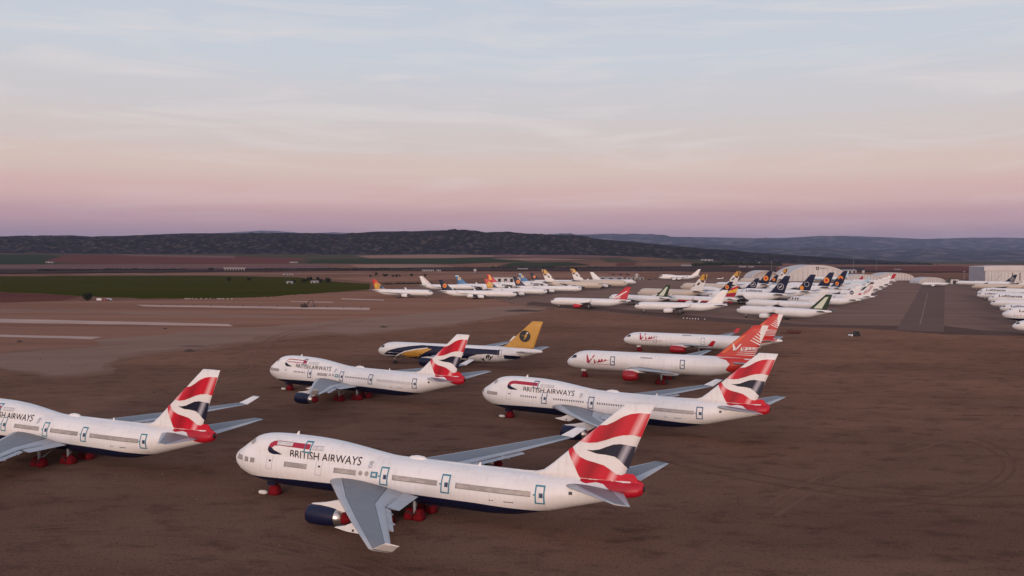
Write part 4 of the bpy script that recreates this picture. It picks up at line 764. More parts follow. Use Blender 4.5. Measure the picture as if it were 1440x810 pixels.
FAR = [  # type, livery, x, y, heading, label, group, nearest side
 ('a333', 'flame', -73.5, 752, 163, 'white jet with orange and blue fin, leftmost of the far group', GL, 1),
 ('a346', 'old', 4.5, 734.2, 167.1, 'long jet with navy fin and orange disc, just right of the leftmost jet', GL, 1),
 ('a333', 'outline', -41.4, 896, 172, 'white jet with plain white fin edged in a thin line, above the leftmost jet', GL, 1),
 ('a333', 'flame', 34.9, 795.2, 173, 'white jet whose orange and black fin stands low before a red and yellow fin', GL, 1),
 ('a332', 'sunblue', -7.8, 922, 172, 'jet with blue fin and yellow ring, the left one of two blue fins', GL, 1),
 ('a332', 'redgold', 26.3, 984, 172, 'jet with a red fin flamed in yellow, in the far left group', GL, 1),
 ('a346', 'old', 74.5, 862, 172, 'long jet with navy fin and orange disc, between the red and the second blue fin', GL, 1),
 ('a332', 'sunblue', 66, 1032, 172, 'jet with blue fin and yellow ring, the right one of two blue fins', GL, 1),
 ('a346', 'old', 98.3, 1089.6, 172, 'farthest navy fin with orange disc in the left group, beside the second blue fin', GL, 1),
 ('a380', 'facet', 106.2, 943.4, 174, 'beige double-decker with gold faceted fin, left one of the two facing right', GL, 1),
 ('a380', 'facet', 145.2, 1014, 174, 'beige double-decker with gold faceted fin, right one of the two facing right', GL, 1),
 ('b777', 'beigewhite', 168.2, 1095, 174, 'white finned jet with half beige body, rightmost of those facing right', GL, 1),
 ('a333', 'redtail', 29.7, 617.5, -23.5, 'white jet with bright red fin and red engines, alone at the apron edge', GR, -1),
 ('a333', 'agreen', 82.3, 681, -48, 'white jet with a dark green bordered fin, just behind the bright red fin', GR, -1),
 ('a333', 'white', 85.5, 562.6, -18.9, 'all white jet with tall plain white fin, in front of the beige double-decker', GR, -1),
 ('a380', 'facet', 116.3, 746.2, -43, 'beige double-decker with gold faceted fin facing left, nearer of two', GR, -1),
 ('a380', 'facet', 189.6, 908.1, -41, 'beige double-decker with gold faceted fin facing left, farther of two', GR, -1),
 ('a343', 'iberia', 129.4, 664, -45, 'jet with red and yellow fin and a red stripe low along its body', GR, -1),
 ('a343', 'old', 155, 776.7, -43, 'jet with navy fin and orange disc beside the farther gold faceted fin', GR, -1),
 ('a380', 'old', 233.6, 936, -43, 'double-decker with orange disc on navy fin, before the small arched hangar', GR, -1),
 ('b747', 'crane', 182.7, 810, -43, 'jumbo with slim navy fin and pale ring, left of the biggest navy fin', GR, -1),
 ('a380', 'crane', 169.3, 693.2, -42.8, 'double-decker with the biggest navy fin and white ringed bird', GR, -1),
 ('a380', 'old2', 212.2, 753, -43, 'double-decker whose navy fin has both a pale ring and an orange disc', GR, -1),
 ('a333', 'agreen2', 146, 523.4, -46, 'foremost white jet of the right group, its pale fin bordered dark green', GR, -1),
 ('a333', 'white', 174.5, 602, -46, 'all white jet behind the dark green bordered fin, second from the front', GR, -1),
 ('a332', 'rdisc', 223, 653, -43, 'white jet with a round navy disc on its fin and black letters near its nose', GR, -1),
 ('a380', 'old', 271.3, 861, -43, 'double-decker with orange disc on navy fin, before the middle of the big arched hangar', GR, -1),
 ('a380', 'old', 318, 941, -43, 'double-decker with orange disc on navy fin, at the right foot of the big hangar', GR, -1),
 ('a343', 'old', 301.3, 890.7, -43, 'jet with low navy fin and small orange disc, below a taller navy fin', GR, -1),
 ('a333', 'script', 253.3, 708.7, -43, 'white jet with curly red lettering down its fin, at the taxiway edge', GR, -1),
 ('a333', 'brownfin', 294, 798.7, -43, 'jet with a brown and green patterned fin, behind the red lettered fin', GR, -1),
 ('a333', 'white', 333.4, 870.7, -43, 'white jet, first behind the brown patterned fin along the taxiway', GR, -1),
 ('a333', 'white', 373, 945.7, -43, 'white jet, second behind the brown patterned fin along the taxiway', GR, -1),
 ('a333', 'white', 416, 1025.7, -43, 'white jet, last plain one before the far red fin along the taxiway', GR, -1),
 ('a333', 'redtop', 488, 1165.7, -43, 'white jet with a red fin, farthest in the row along the taxiway', GR, -1),
 ('a380', 'facet', 318.8, 1135.9, -43, 'farthest gold faceted fin facing left, between the two arched hangars', GR, -1),
 ('a343', 'old', 283.3, 1040.7, -43, 'small distant navy fin with orange disc, just left of the biggest navy fin tip', GR, -1),
 ('a320', 'paleblue', 472.7, 1150.6, -43, 'small pale blue jet behind the white jets, in front of the low arched shelters', GR, -1),
 ('a332', 'paleblue', 494, 1331, -35, 'jet in white and pale blue, to the right of the big arched hangar', GR, -1),
 ('a320', 'darkred', 492, 1217.6, -43, 'small jet with a dark red fin, before a low white arched shelter', GR, -1),
 ('b747', 'nosedark', 248.2, 1369.5, -12.7, 'old jumbo jet with black nose, standing alone far off beyond the others', None, -1),
 ('a320', 'blackfin', 559, 1103, -15, 'small white jet with black fin at the far end of the taxiway', None, -1),
 ('a320', 'white', 366, 1445, -10, 'tiny white jet standing alone between the old jumbo and the small hangar', None, -1),
 ('a346', 'crane_t', 616, 1121, -46, 'jet with navy bird fin in front of the big square hangar', GE, -1),
 ('b777', 'facet', 548, 963, -38, 'beige nosed jet next to the square hangar, second farthest at the right edge', GE, -1),
 ('a380', 'crane_t', 449, 779, -38, 'bulky titled double-decker nose, third farthest at the right edge', GE, -1),
 ('a346', 'crane_s', 428, 743, -38, 'low titled nose directly in front of the bulky double-decker nose', GE, -1),
 ('a380', 'crane_t', 387, 656, -38, 'large titled nose in the middle of the right edge row', GE, -1),
 ('a333', 'white', 361, 609, -38, 'plain white pointed nose in the right edge row, above the last titled one', GE, -1),
 ('a346', 'crane_s', 332, 549, -38, 'last titled nose of the right edge row, above the spotted one', GE, -1),
 ('b747', 'spot', 290.5, 478, -38, 'white nose with red spots and navy belly at the right edge', GE, -1),
 ('a333', 'white', 252, 406, -38, 'nearest white nose at the right edge', GE, -1),
]
for t, lvn, x, y, h, lab, grp, sd in FAR:
    lv = LV[lvn]
    airliner('airliner', t, (x, y), h, lab, grp, dict(lv, id=lvn), 0, sd, .32 if lab.startswith('tiny') else 1.0)

# ------------------------------------------------------------------ buildings
M['fabric'] = mat('pale_fabric', (.60, .55, .53), .7, noise_amt=.5, noise_scale=.05, dark=(.52, .47, .46), stretch=(1, 1, .2))
M['cladding'] = mat('pale_cladding', (.60, .56, .54), .6, noise_amt=.5, noise_scale=.08, dark=(.50, .47, .46), stretch=(1, 1, .15))
M['cladgrey'] = mat('grey_cladding', (.34, .32, .36), .6, noise_amt=.5, noise_scale=.06, dark=(.29, .28, .31))
M['wall'] = mat('white_wall', (.46, .42, .40), .8, noise_amt=.5, noise_scale=.2)
M['roof'] = mat('brown_roof', (.16, .085, .07), .8, noise_amt=.5, noise_scale=.3)
M['roofg'] = mat('grey_roof', (.27, .245, .24), .7, noise_amt=.5, noise_scale=.3)
M['greenc'] = mat('green_cladding', (.03, .11, .075), .7)
M['redc'] = mat('red_cladding', (.20, .06, .055), .7)
M['shadow'] = mat('dark_opening', (.025, .022, .025), .8)
M['concrete_b'] = mat('dull_wrap', (.36, .31, .29), .7)
M['rust'] = mat('rusty_steel', (.10, .025, .018), .85, noise_amt=.6, noise_scale=1.0)
M['earth'] = mat('dug_earth', (.06, .036, .028), .95, noise_amt=.7, noise_scale=.6)
def wpt(u, Y, z=0): d = ray(u, 380); return Vector((d.x / d.y * Y, Y, z))
def arch(label, u0, u1, Y, top, depth, m, rim=False, n=28, flat_=.62, emblem=False, name='arched_hangar'):
    a, b = wpt(u0, Y), wpt(u1, Y); w = (b - a).length / 2; c = (a + b) / 2
    r = empty(name, c, 0); tag(r, label, 'hangar')
    def prof(s): return [(-w * s * math.cos(math.pi * i / n), top * s * math.sin(math.pi * i / n) ** flat_ if 0 < i < n else 0) for i in range(n + 1)]
    mb = MB(); o = prof(1.0); i_ = prof(.93)
    mb.add([(x, 0, z) for x, z in o] + [(x, depth, z) for x, z in o], [(i, i + 1, n + 2 + i, n + 1 + i) for i in range(n)], m, True)
    mb.add([(x, 0, z) for x, z in o] + [(x, 0, z) for x, z in i_], [(i, i + 1, n + 2 + i, n + 1 + i) for i in range(n)], m)
    mb.add([(x, depth, z) for x, z in o], [tuple(range(n + 1))], m)
    mb.add([(x, 0, z) for x, z in i_] + [(x, 8 if rim else 1.0, z) for x, z in i_], [(i, i + 1, n + 2 + i, n + 1 + i) for i in range(n)], M['roofg'], True)
    for k in range(1, 6): y = depth * k / 6; p = prof(1.006); mb.add([(x, y - .4, z) for x, z in p] + [(x, y + .4, z) for x, z in p], [(i, i + 1, n + 2 + i, n + 1 + i) for i in range(n)], M['cladding'], True)
    mb.build('shell', r)
    mb = MB(); yf = 8 if rim else .9; mb.add([(x, yf, z) for x, z in i_], [tuple(range(n + 1))], m)
    for k in range(-5, 6):
        x = w * .93 * k / 6; h = float(np.interp(x, [p[0] for p in i_], [p[1] for p in i_])) - .6; mb.box((x, yf - .25, h / 2), (.35, .3, h), M['roofg'])
    mb.build('door', r)
    if emblem:
        mb = MB(); mb.box((-1, yf - .5, top * .80), (5.0, .2, 4.4), M['dark']); mb.box((-1, yf - .65, top * .80), (2.6, .2, 1.6), M['fabric'])
        for k in range(6): mb.box((3.4 + 2.0 * k, yf - .5, top * .80), (1.4, .2, 1.7), M['roofg'])
        mb.build('sign', r)
    return r
arch('big pale arched fabric hangar with a dark square sign at its crown', 1105, 1196, 1330, 26.8, 70, M['fabric'], flat_=1.0, emblem=True)
arch('small pale arched hangar with a deep rim, left of the big arched one', 1056, 1099, 1330, 17.6, 45, M['fabric'], rim=True, n=24, flat_=.9)
arch('low white arched shelter right beside the big arched hangar', 1190, 1243, 1340, 11.5, 40, M['fabric'], flat_=.75, name='arched_shelter')
arch('low white arched shelter behind the far red fin', 1234, 1287, 1400, 13.5, 40, M['fabric'], flat_=.75, name='arched_shelter')
arch('low white arched shelter at the far end of the taxiway', 1293, 1331, 1230, 9.5, 30, M['fabric'], flat_=.75, name='arched_shelter')
def square_hangar():
    Y = 1290; a = wpt(1386, Y); r = empty('square_hangar', a, 0); tag(r, 'big square hangar with pale front and grey side wall, at the right edge', 'hangar')
    W, H, Dp = 150, 27.0, 90
    fr = [(0, 0), (W, 0), (W, H - 2.4), (W * .75, H - .4), (W * .45, H + .3), (W * .2, H - .1), (0, H - 1.2)]
    mb = MB(); mb.prism(fr, lambda x, z, s: (x, 46 * s, z), M['cladding']); mb.build('hall', r)
    mb = MB(); mb.box((-.3, 23, (H - 1.8) / 2), (.5, 45.6, H - 1.8), M['cladgrey']); mb.build('side_wall', r)
    mb = MB(); mb.prism([(0, H - 8), (W, H - 8), (W, H - 2.2), (W * .75, H - .2), (W * .45, H + .5), (W * .2, H + .1), (0, H - 1.0)], lambda x, z, s: (x - 3, -1.6 + 1.3 * s, z), M['fabric']); mb.build('fascia', r)
    mb = MB(); mb.box((20, -.35, 8.8), (36, .5, 17.6), M['cladding'])
    for k in range(7): mb.box((4 + 5.3 * k, -.75, 8.8), (.25, .3, 17.4), M['roofg'])
    mb.build('door', r)
    for k, x in enumerate((43, 55, 67, 80)):
        mb = MB(); mb.box((x, -.3, 9.5), (1.1, .6, 13), M['shadow']); mb.build('slit_window', r)
square_hangar()
def stairs():
    p = wpt(1404, 1240); r = empty('boarding_stairs', p, R(8)); tag(r, 'tall boarding stairs leaning before the square hangar door', 'boarding stairs')
    for k in (-1, 1):
        mb = MB(); mb.prism([(-9, 1), (-7.4, 1), (8, 14.5), (6.4, 14.5)], lambda x, z, s, k=k: (x, k * 1.4 + .3 * s, z), M['cladding']); mb.build('side_rail', r)
    mb = MB()
    for i in range(14): mb.box((-8 + 15 * i / 13, 0, 1.2 + 13 * i / 13), (.9, 2.6, .2), M['dark'])
    mb.build('steps', r); mb = MB(); mb.box((-3, 0, .9), (10, 2.4, .9), M['roofg']); mb.build('chassis', r)
    for x in (-6, 1):
        for y in (-1.2, 1.2): mb = MB(); wheel(mb, x, y, .5, .5, .35, M['tyre']); mb.build('wheel', r)
stairs()
def shed(label, u, v, w, d, h, wm, rm, group=None, doors=0, rz=0, name='shed', pitch=.25, Y=None):
    if not Y: h *= .62; w *= .85; pitch *= .6
    g = wpt(u, Y) if Y else G(u, v); r = empty(name, (g.x, g.y, g.z - .05), rz); tag(r, label, 'building', group)
    mb = MB(); mb.prism([(-d / 2, 0), (d / 2, 0), (d / 2, h), (0, h + d * pitch * .98), (-d / 2, h)], lambda a, b, s: (-w / 2 + w * s, a, b), wm); mb.build('wall', r)
    mb = MB(); t = .25
    for s2 in (-1, 1):
        mb.add([(x, s2 * y, z) for x in (-w / 2 - .4, w / 2 + .4) for y, z in ((d / 2 + .5, h - .5 * pitch * 2), (0, h + d * pitch), (0, h + d * pitch + t), (d / 2 + .5, h - .5 * pitch * 2 + t))], [(0, 1, 5, 4), (1, 2, 6, 5), (2, 3, 7, 6), (3, 0, 4, 7), (0, 1, 2, 3), (4, 5, 6, 7)], rm)
    mb.build('roof', r)
    for k in range(doors):
        mb = MB(); x = -w / 2 + w * (k + .5) / doors; mb.box((x, -d / 2 - .06, h * .42), (w / doors * .45, .16, h * .8), M['shadow']); mb.build('door', r)
    return r
shed('lone white shed in the red fields at the far left', 70, 370, 26, 10, 5, M['wall'], M['roofg'], None, 2)
shed('white shed below the hill, right of the red fields', 413, 370, 30, 10, 5, M['wall'], M['roofg'], None, 3)
shed('white farmhouse in the bushes, left one of the clump by the green field', 408, 398.5, 10, 7, 3.2, M['wall'], M['roofg'], None, 1)
shed('white farmhouse under the tallest trees of the clump by the green field', 443, 398, 12, 8, 3.6, M['wall'], M['roofg'], None, 2)
shed('small white hut by the road, left one of two', 402, 386.8, 12, 6, 3, M['wall'], M['roofg'], None, 1)
shed('small white hut by the road, right one of two', 410, 386.8, 9, 6, 3, M['wall'], M['roofg'], None, 1)
shed('row of low white farm sheds beyond the white fin of the left group', 602, 381.5, 36, 9, 4, M['wall'], M['roofg'], None, 5)
shed('low farm house right of the white row of sheds', 617, 381.5, 12, 9, 4, M['wall'], M['roofg'], None, 2)
shed('long pale terminal with dark openings, behind the red and yellow fin', 711, 0, 44, 16, 9, M['cladding'], M['roofg'], None, 5, Y=1180, name='terminal_building', pitch=.02)
shed('low white shed row beyond the navy fins of the left group', 735, 379.5, 34, 10, 4.5, M['wall'], M['roofg'], None, 4)
shed('grey airport building right of the white fin of the left group', 858, 0, 40, 22, 7, M['cladgrey'], M['roofg'], None, 3, Y=1300, name='airport_building', pitch=.02)
shed('low white annex in front of the grey airport building', 852, 0, 16, 8, 3.5, M['wall'], M['roofg'], None, 2, Y=1265, pitch=.1)
shed('flat dark red building left of the white round tower', 872, 0, 46, 14, 4, M['redc'], M['roof'], None, 3, Y=1750, pitch=.05)
shed('low white building at the foot of the white round tower', 893, 0, 30, 12, 3.2, M['wall'], M['roofg'], None, 4, Y=1420, pitch=.05)
shed('long white warehouse beyond the old jumbo jet, left one', 965, 374.5, 40, 14, 5, M['wall'], M['roofg'], None, 4)
shed('small white warehouse high on the plain beyond the old jumbo jet', 994, 367, 60, 20, 8, M['wall'], M['roofg'], None, 3)
shed('white warehouse at the dark tree belt, left one of two', 1044, 376.6, 26, 12, 5.5, M['wall'], M['roofg'], None, 3)
shed('white warehouse at the dark tree belt, right one of two', 1056, 376.8, 20, 12, 5.5, M['wall'], M['roofg'], None, 2)
shed('green clad hall behind the left shoulder of the big arched hangar', 1118, 0, 45, 30, 14, M['greenc'], M['greenc'], None, 3, Y=1650, pitch=.05, name='industrial_hall')
shed('dull red hall left of the green clad hall', 1104, 0, 34, 24, 16, M['redc'], M['roofg'], None, 2, Y=1900, pitch=.05, name='industrial_hall')
shed('white low hall at the right foot of the big arched hangar', 1193, 0, 34, 20, 7, M['wall'], M['roofg'], None, 3, Y=2100, pitch=.1)
shed('white low shed in the red field left of the square hangar', 1262, 380, 22, 10, 4, M['wall'], M['roofg'], None, 2)
shed('white van body shelter at the right of the taxiway end', 1341, 0, 12, 8, 6.5, M['fabric'], M['fabric'], None, 1, Y=1215, pitch=.03)
def tower(label, u, Y, z0, r, h):
    g = wpt(u, Y, z0); e = empty('water_tower', g); tag(e, label, 'tower')
    mb = MB(); k = 16
    mb.loft([[(rr * math.cos(t * 2 * math.pi / k), rr * math.sin(t * 2 * math.pi / k), z) for t in range(k)] for rr, z in ((r * .8, 0), (r * .8, h * .3), (r, h * .38), (r, h * .9), (r * .6, h * .97), (r * .1, h))], M['wall'], True); mb.build('tank', e)
    mb = MB(); mb.box((0, -r * .8 - .05, 1.1), (1, .15, 2.2), M['shadow']); mb.build('door', e)
tower('white round tower beyond the white nosed jet', 895.5, 1400, 0, 2.6, 11)
tower('bright white round tower in the fields beyond the left group', 668, 1950, 1, 3.5, 9)
tower('bright white tank above the dark tree belt', 1069, 3600, 4, 8, 16)
tower('bright white tank right of the big arched hangar', 1214, 1900, 0, 3.2, 10)
def bridge():
    a, b = G(314, 381), G(346, 381); r = empty('viaduct', (a + b) / 2); tag(r, 'short pale viaduct on a row of pillars, below the hill', 'bridge'); L = (b - a).length
    mb = MB(); mb.box((0, 0, 7.4), (L, 8, 1.6), M['wall']); mb.build('deck', r)
    for k in range(8): mb = MB(); mb.box((-L / 2 + L * (k + .5) / 8, 0, 3.3), (1.6, 4, 6.7), M['wall']); mb.build('pillar', r)
bridge()
for u, Y, h, lab in ((1232, 2300, 34, 'thin lamp mast above the low shelters'), (1200, 2400, 36, 'thin lamp mast behind the big arched hangar'), (1085, 1800, 30, 'thin lamp mast between the two arched hangars'), (1356, 1290, 17, 'thin mast left of the square hangar')):
    r = empty('lamp_mast', wpt(u, Y, 0)); tag(r, lab, 'mast')
    mb = MB(); mb.tube((0, 0, 0), (0, 0, h), .45, .2, M['roofg'], 8); mb.build('pole', r); mb = MB(); mb.box((0, 0, h + .4), (3.2, .6, .9), M['roofg']); mb.build('lamp_head', r)

# ------------------------------------------------------------------ trees
M['leaf'] = mat('dark_foliage', (.028, .036, .018), .9, noise_amt=.8, noise_scale=.5, dark=(.014, .018, .011), spec=.1)
M['bark'] = mat('bark', (.05, .035, .025), .9)
def crown_mesh(seed, w, h, z0, n, leaf):
    rnd = random.Random(seed); mb = MB(); lobes = [(rnd.uniform(-.5, .5) * w, rnd.uniform(-.5, .5) * w, z0 + h * rnd.uniform(.2, .85), w * rnd.uniform(.28, .5)) for _ in range(9)]
    for _ in range(n):
        lx, ly, lz, lr = rnd.choice(lobes); v = Vector((rnd.gauss(0, 1), rnd.gauss(0, 1), rnd.gauss(0, 1))).normalized() * lr * rnd.uniform(.55, 1.05)
        p = Vector((lx, ly, lz)) + v; q = Vector((rnd.gauss(0, 1), rnd.gauss(0, 1), rnd.gauss(0, 1))).to_track_quat('Z', 'Y'); s = leaf * rnd.uniform(.6, 1.3)
        mb.add([p + q @ Vector((a * s, b * s, c * s)) for a, b, c in ((-1, -.5, 0), (.2, -1, .2), (1, .1, 0), (.4, 1, -.2), (-.8, .7, .1))], [(0, 1, 2, 3, 4)], M['leaf'])
    return mb.mesh('crown')
def trunk_mesh(h): mb = MB(); mb.tube((0, 0, 0), (.1, .05, h * .5), .32, .22, M['bark'], 7); mb.tube((.1, .05, h * .5), (.8, .2, h * .8), .2, .07, M['bark'], 6); mb.tube((.1, .05, h * .45), (-.7, -.3, h * .75), .18, .06, M['bark'], 6); return mb.mesh('trunk')
CRN = [crown_mesh(1, 5.5, 6.5, 2, 260, .65), crown_mesh(2, 3.0, 9, 1.5, 240, .6), crown_mesh(3, 7.5, 5.5, 1.6, 300, .7)]
TRK = [trunk_mesh(7), trunk_mesh(9), trunk_mesh(6)]
def tree(u, v, k, s, label, grp):
    g = G(u, v); r = empty('tree', (g.x, g.y, g.z - .1), random.uniform(0, 6)); r.scale = (s,) * 3; tag(r, label, 'tree', grp); link('trunk', TRK[k], r); link('crown', CRN[k], r)
LT = 'dark tree in the clump around the white farmhouses'
for u, v, k, s in ((412, 398.4, 2, .6), (427, 398, 2, .75), (433, 397.6, 1, .95), (437, 397.4, 1, 1.0), (447, 397.5, 1, .95), (451, 397.8, 0, .7), (461, 398.3, 2, .9)): tree(u, v, k, s, LT, 'trees around the white farmhouses')
LT2 = 'small dark tree in the row between road and dirt field'
for u, v, k, s in ((529, 389.6, 1, 1.0), (541, 390, 0, .8), (544, 390.1, 1, .8), (553, 390, 0, .6), (558, 390.1, 0, .7), (562, 390, 1, .6), (579, 389.8, 0, .8), (598, 389.6, 0, .7), (521, 390.4, 0, .6)): tree(u, v, k, s, LT2, 'trees in a row by the road')
tree(322, 395.5, 2, .7, 'single dark bush in the middle of the green field, left one', None); tree(350, 395, 2, .6, 'single dark bush in the middle of the green field, right one', None)
tree(123, 423, 2, .8, 'dark bush where the red soil meets the apron at the left', None); tree(297, 381, 2, 1.0, 'dark tree left of the short viaduct', None); tree(809, 381, 2, 1.1, 'dark tree behind the right gold faceted fin facing right', None)
def belt(label, pts, h, n, seed, dz=0):
    rnd = random.Random(seed); mb = MB()
    P = [G(*p) for p in pts]
    for _ in range(n):
        k = rnd.random() * (len(P) - 1); i = int(k); p = P[i].lerp(P[i + 1], k - i); dp = (p.length / 60)
        c = Vector((p.x + rnd.gauss(0, 4), p.y + rnd.gauss(0, dp * .4), 0)); c.z = tz(c.x, c.y) + dz; hh = h * rnd.uniform(.5, 1.2) * (.7 + .6 * abs(noise.noise(c * .01)))
        for _ in range(7):
            q = Vector((rnd.gauss(0, 1), rnd.gauss(0, 1), rnd.gauss(0, 1))).to_track_quat('Z', 'Y'); s = hh * rnd.uniform(.25, .5); o = c + Vector((rnd.gauss(0, hh * .35), rnd.gauss(0, hh * .35), hh * rnd.uniform(.15, .75)))
            mb.add([o + q @ Vector((a * s, b * s, e * s)) for a, b, e in ((-1, -.5, 0), (.2, -1, .2), (1, .1, 0), (.4, 1, -.2), (-.8, .7, .1))], [(0, 1, 2, 3, 4)], M['leaf'])
    tag(mb.build('tree_belt'), label, 'woodland', None, 'stuff')
belt('dark far tree belt behind the right group', [(975, 374), (1030, 372.5), (1095, 373.5)], 11, 420, 3)
belt('dark far tree belt right of the big arched hangar', [(1165, 371), (1230, 371), (1310, 372.5)], 11, 420, 4)
belt('dark scrub along the road at the left', [(60, 382), (160, 380.5), (255, 380.5)], 6, 260, 5)
belt('dark scrub strip under the viaduct', [(345, 380.5), (430, 379.5), (500, 380), (580, 379)], 6, 300, 6)
belt('dark hedge along the edge of the green field', [(190, 420), (300, 420), (380, 417.5), (450, 412)], .8, 120, 8)
belt('dark scrub beyond the farthest jets of the left group', [(640, 378), (800, 377.5), (930, 378)], 6, 260, 9)
belt('dark weeds behind the leftmost jet', [(525, 400.5), (560, 399.5), (600, 399)], 2.2, 120, 11)

# ------------------------------------------------------------------ small things on the ground
def excavator():
    g = G(428, 432.3, 0); r = empty('excavator', g, R(-8)); tag(r, 'dark tracked excavator with its arm bent down, on the graded soil at the left', 'excavator')
    for s2 in (-1, 1): mb = MB(); mb.prism([(-2.2, .1), (2.2, .1), (2.6, .5), (2.2, 1.0), (-2.2, 1.0), (-2.6, .5)], lambda x, z, s: (x, s2 * 1.2 - .3 + .6 * s, z), M['tyre']); mb.build('track', r)
    mb = MB(); mb.prism([(-2.6, 1.1), (1.6, 1.1), (1.6, 2.2), (-1.4, 2.5), (-2.6, 2.2)], lambda x, z, s: (x, -1.4 + 2.8 * s, z), M['earth']); b = mb.build('body', r)
    mb = MB(); mb.prism([(-.2, 1.9), (1.5, 1.9), (1.3, 3.3), (0, 3.4)], lambda x, z, s: (x, -1.35 + 1.1 * s, z), M['window']); mb.build('cab', r)
    mb = MB(); mb.prism([(1.3, 1.5), (1.7, 1.5), (4.2, 4.6), (6.6, 4.9), (6.6, 5.3), (4.0, 5.2)], lambda x, z, s: (x, -.25 + .5 * s, z), M['earth']); mb.build('boom', r)
    mb = MB(); mb.prism([(6.3, 5.4), (6.9, 5.3), (8.0, 2.2), (7.6, 2.1)], lambda x, z, s: (x, -.2 + .4 * s, z), M['earth']); mb.build('arm', r)
    mb = MB(); mb.prism([(7.3, 2.4), (8.1, 2.4), (8.8, 1.3), (8.2, .5), (7.2, 1.2)], lambda x, z, s: (x, -.6 + 1.2 * s, z), M['dark']); mb.build('bucket', r)
excavator()
def tractor():
    g = G(1202, 473, 0); r = empty('tow_tractor', g, R(20)); tag(r, 'dark tow tractor with a white front piece, alone on the brown gravel at right', 'tow tractor')
    mb = MB(); mb.prism([(-2.6, .45), (2.4, .45), (2.7, 1.0), (2.2, 1.5), (-2.3, 1.5), (-2.7, 1.1)], lambda x, z, s: (x, -1.15 + 2.3 * s, z), M['dark']); mb.build('body', r)
    mb = MB(); mb.prism([(-.3, 1.5), (2.0, 1.5), (1.7, 2.5), (.1, 2.6)], lambda x, z, s: (x, -1.0 + 2 * s, z), M['black']); mb.build('cab', r)
    mb = MB(); mb.prism([(-2.9, .25), (-2.2, .25), (-2.3, 1.25), (-3.3, .7)], lambda x, z, s: (x, -1.2 + 2.4 * s, z), M['white']); mb.build('front_plate', r)
    for x in (-1.7, 1.6):
        for y in (-1.1, 1.1): mb = MB(); wheel(mb, x, y, .55, .55, .4, M['tyre']); mb.build('wheel', r)
tractor()
def ramp():
    g = G(1112, 469.3, 0); r = empty('trailer', g, R(-2)); tag(r, 'long rust brown flat trailer with a sloping tail, right of the red fins', 'trailer')
    mb = MB(); mb.prism([(-1.5, .4), (4.8, .4), (4.8, 1.7), (-1.0, 1.7), (-1.5, 1.2)], lambda x, z, s: (x, -1.2 + 2.4 * s, z), M['rust']); mb.build('box', r)
    mb = MB(); mb.prism([(-5.2, .25), (-1.5, .4), (-1.5, .9), (-5.2, .5)], lambda x, z, s: (x, -1.0 + 2 * s, z), M['rust']); mb.build('ramp', r)
    for x in (.5, 3.4):
        for y in (-1.1, 1.1): mb = MB(); wheel(mb, x, y, .42, .42, .3, M['tyre']); mb.build('wheel', r)
ramp()
def lump(name, label, u, v, w, d, h, m, cat, seed, grp=None):
    g = G(u, v, 0); mb = MB(); rings = []
    for t, s_ in ((0, 1), (.3, .9), (.65, .62), (.9, .3), (1, .08)):
        rings.append([(w / 2 * s_ * math.cos(a) * (1 + .35 * noise.noise(Vector((math.cos(a) * 1.5, math.sin(a) * 1.5, seed)))), d / 2 * s_ * math.sin(a) * (1 + .35 * noise.noise(Vector((math.cos(a) * 1.5, math.sin(a) * 1.5, seed + 5)))), -.05 + h * t * (1 + .3 * noise.noise(Vector((a, t * 3, seed))))) for a in [k * math.pi / 9 for k in range(18)]])
    mb.loft(rings, m, True); o = mb.build(name); o.location = g; return tag(o, label, cat, grp)
lump('soil_heap', 'dark heap of earth by the bend of the pale gravel road', 266, 494, 4.5, 3, .9, M['earth'], 'heap', 1)
lump('soil_heap', 'long low earth bank along the inside bend of the pale gravel road', 270, 487, 12, 1.5, .35, M['earth'], 'heap', 2)
lump('soil_heap', 'small dark heap on the gravel above the middle jumbo jet', 539, 460.2, 5, 3, .7, M['earth'], 'heap', 3)
lump('soil_heap', 'broad brown mound of dug earth before the red engined white jet', 733, 437.5, 26, 14, 1.2, M['earth'], 'heap', 4)
lump('soil_heap', 'dark lump on the graded soil at the far left', 27, 481, 2.5, 2, .8, M['earth'], 'heap', 5)
lump('soil_heap', 'dark lump right of the short pale concrete strip end', 232, 462.5, 2.5, 2, .7, M['earth'], 'heap', 6)
lump('rubbish', 'tiny dark scrap lying above the jumbo tail at the left', 217, 552, .9, .6, .4, M['earth'], 'scrap', 7)
for i in range(13):
    u = 226 + i * 23.4 + 3 * noise.noise(Vector((i * 1.3, 0, 2))); lump('marker_block', 'low dark block along the upper edge of the long pale concrete strip', u, 428.7 + i * .33, 2.0, 1.2, .7, M['dark'], 'block', 10 + i, 'blocks along the concrete strip')
def prim(name, label, cat, u, v, size, m, grp=None, rz=0):
    g = G(u, v, 0); mb = MB(); x, y, z = size; rings = []
    for t, s_ in ((0, .94), (.08, 1), (.85, 1), (1, .9)): rings.append([(a * x / 2 * s_, b * y / 2 * s_, z * t) for a, b in ((-1, -1), (1, -1), (1, 1), (-1, 1))])
    mb.loft(rings, m, False); o = mb.build(name); o.location = g; o.rotation_euler = (0, 0, rz); return tag(o, label, cat, grp)
for i, u in enumerate((261, 264, 267, 271, 276, 283, 290, 296, 307, 310, 314, 320, 326)):
    prim('bale', 'pale wrapped bale lying at the lower edge of the green field', 'bale', u, 420.6 + .5 * noise.noise(Vector((i, 1, 0))), (1.5 if i != 8 else 3.0, 1.1, .8), M['concrete_b'], 'bales along the field edge', .3 * i)
for i, u in enumerate((961, 966, 970, 974, 978, 982, 991)):
    prim('edge_marker', 'tiny white marker on the gravel below the all white jet', 'marker', u, 448 + .25 * i, (.5, .5, .6), M['white'], 'white markers on the gravel')
